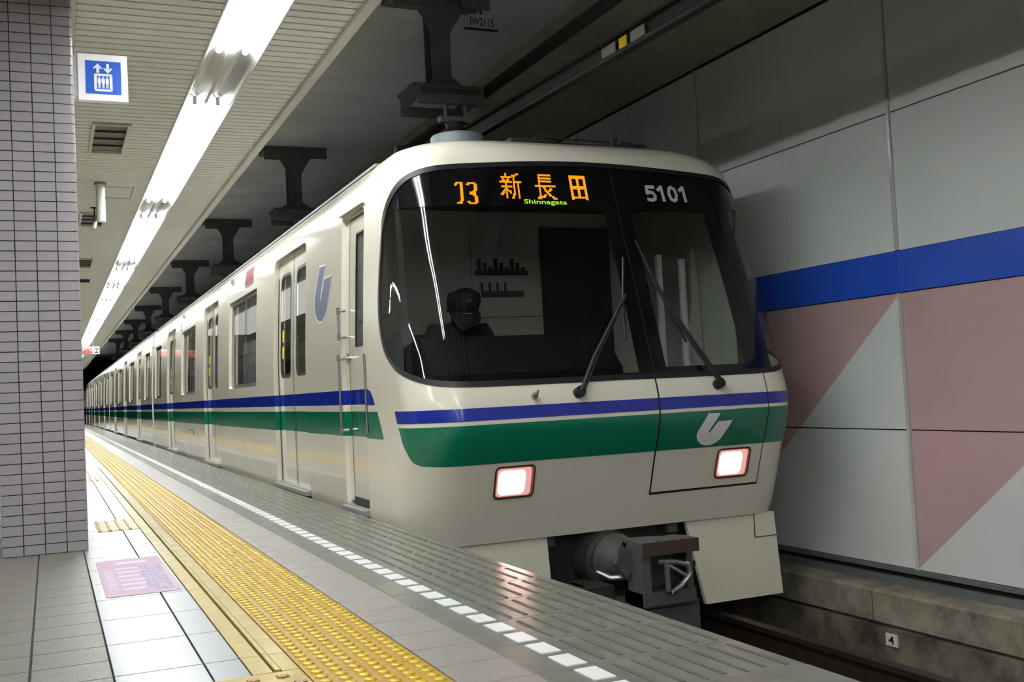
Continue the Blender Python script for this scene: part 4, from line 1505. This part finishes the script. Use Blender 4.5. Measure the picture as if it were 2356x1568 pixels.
# the driver
pe = thing('person', (.70, 6.30, .05), 'seated driver in dark uniform and peaked cap behind the windscreen', 'person')
V = [(.70, 6.30, .58), (.70, 6.32, .75), (.70, 6.31, 1.03), (.70, 6.29, 1.11), (.70, 6.26, 1.14), (.70, 6.23, 1.18), (.70, 6.215, 1.24),
     (.53, 6.30, 1.09), (.46, 6.20, .86), (.55, 5.98, .98), (.58, 5.90, 1.00), (.87, 6.30, 1.09), (.94, 6.20, .86), (.85, 5.98, .98), (.82, 5.90, 1.00),
     (.61, 6.10, .56), (.60, 5.86, .55), (.60, 5.88, .15), (.60, 5.78, .09), (.79, 6.10, .56), (.80, 5.86, .55), (.80, 5.88, .15), (.80, 5.78, .09)]
E_ = [(0, 1), (1, 2), (2, 3), (3, 4), (4, 5), (5, 6), (2, 7), (7, 8), (8, 9), (9, 10), (2, 11), (11, 12), (12, 13), (13, 14), (0, 15), (15, 16), (16, 17), (17, 18), (0, 19), (19, 20), (20, 21), (21, 22)]
RR = [(.16, .12), (.155, .11), (.17, .11), (.07, .065), (.055, .055), (.082, .098), (.075, .092), (.065, .06), (.05, .048), (.038, .036), (.034, .022), (.065, .06), (.05, .048), (.038, .036), (.034, .022),
      (.085, .08), (.07, .07), (.045, .045), (.04, .03), (.085, .08), (.07, .07), (.045, .045), (.04, .03)]
me = bpy.data.meshes.new('body')
me.from_pydata([tuple(Vector(v) - pe.location) for v in V], E_, [])
bo = bpy.data.objects.new('body', me)
COL.objects.link(bo)
bo.parent = pe
sm = bo.modifiers.new('skin', 'SKIN')
for i, sv in enumerate(me.skin_vertices[0].data):
    sv.radius = RR[i]
    sv.use_root = (i == 0)
sm.use_smooth_shade = True
su = bo.modifiers.new('sub', 'SUBSURF')
su.levels = 1
su.render_levels = 2
me.materials.append(M['uniform'])
fm = MB().tube([(.70, 6.20, 1.10), (.70, 6.185, 1.13), (.70, 6.19, 1.18), (.70, 6.215, 1.225)], [.035, .064, .078, .078], 16)
fm.tube([(.70, 6.125, 1.165), (.70, 6.105, 1.14)], [.010, .016], 8)
fm.tube([(.613, 6.215, 1.17), (.606, 6.21, 1.20)], .015, 8).tube([(.787, 6.215, 1.17), (.794, 6.21, 1.20)], .015, 8)
fm.build('face', M['skin'], pe, smooth='angle')
cpm = MB().tube([(.70, 6.225, 1.20), (.70, 6.205, 1.235), (.70, 6.185, 1.27), (.70, 6.175, 1.315), (.70, 6.18, 1.33)], [.098, .100, .108, .098, .05], 20)
n0 = len(cpm.v)
arc = [math.pi * k / 12 for k in range(13)]
cpm.v += [(.70 + .095 * math.cos(q), 6.20 - .080 * math.sin(q), 1.215 - .03 * math.sin(q)) for q in arc] + [(.70 + .10 * math.cos(q), 6.19 - .130 * math.sin(q), 1.205 - .105 * math.sin(q)) for q in arc]
for k in range(12):
    cpm.f.append((n0 + k, n0 + k + 1, n0 + 14 + k, n0 + 13 + k))
    cpm.m.append(0)
cpo = cpm.build('cap', M['cap_cloth'], pe, smooth='angle')
MB().box(.687, .713, 6.082, 6.092, 1.255, 1.28).build('badge', M['steel'], cpo)

# ------------------------------------------------------------------ trailing cars
CL = 15.88
ya = 20.92
car2 = thing('subway_car', (XC, ya + CL / 2, Z_RAIL), 'second ivory subway car, coupled behind the leading car', 'train car', 'cars of the standing train')
ym_ = ya + CL / 2 - .16
make_car(car2, ya, ya + CL - .32, [(ym_ - 4.55 - .61, ym_ - 4.55 + .61), (ym_ - .61, ym_ + .61), (ym_ + 4.55 - .61, ym_ + 4.55 + .61)],
         [(ya + .55, ya + 1.75), (ym_ - 2.275 - .8, ym_ - 2.275 + .8), (ym_ + 2.275 - .8, ym_ + 2.275 + .8), (ya + CL - .32 - 1.75, ya + CL - .32 - .55)])
MB().box(.45, 2.16, ya - .30, ya, .0, 1.95).build('gangway_bellows', M['rubber'], car2)
for k, nm in ((1, 'third ivory subway car, two behind the leading car'), (2, 'last ivory subway car, farthest along the platform')):
    c = copy_tree(car2)
    c.location.y = car2.location.y + k * CL
    c['label'] = nm
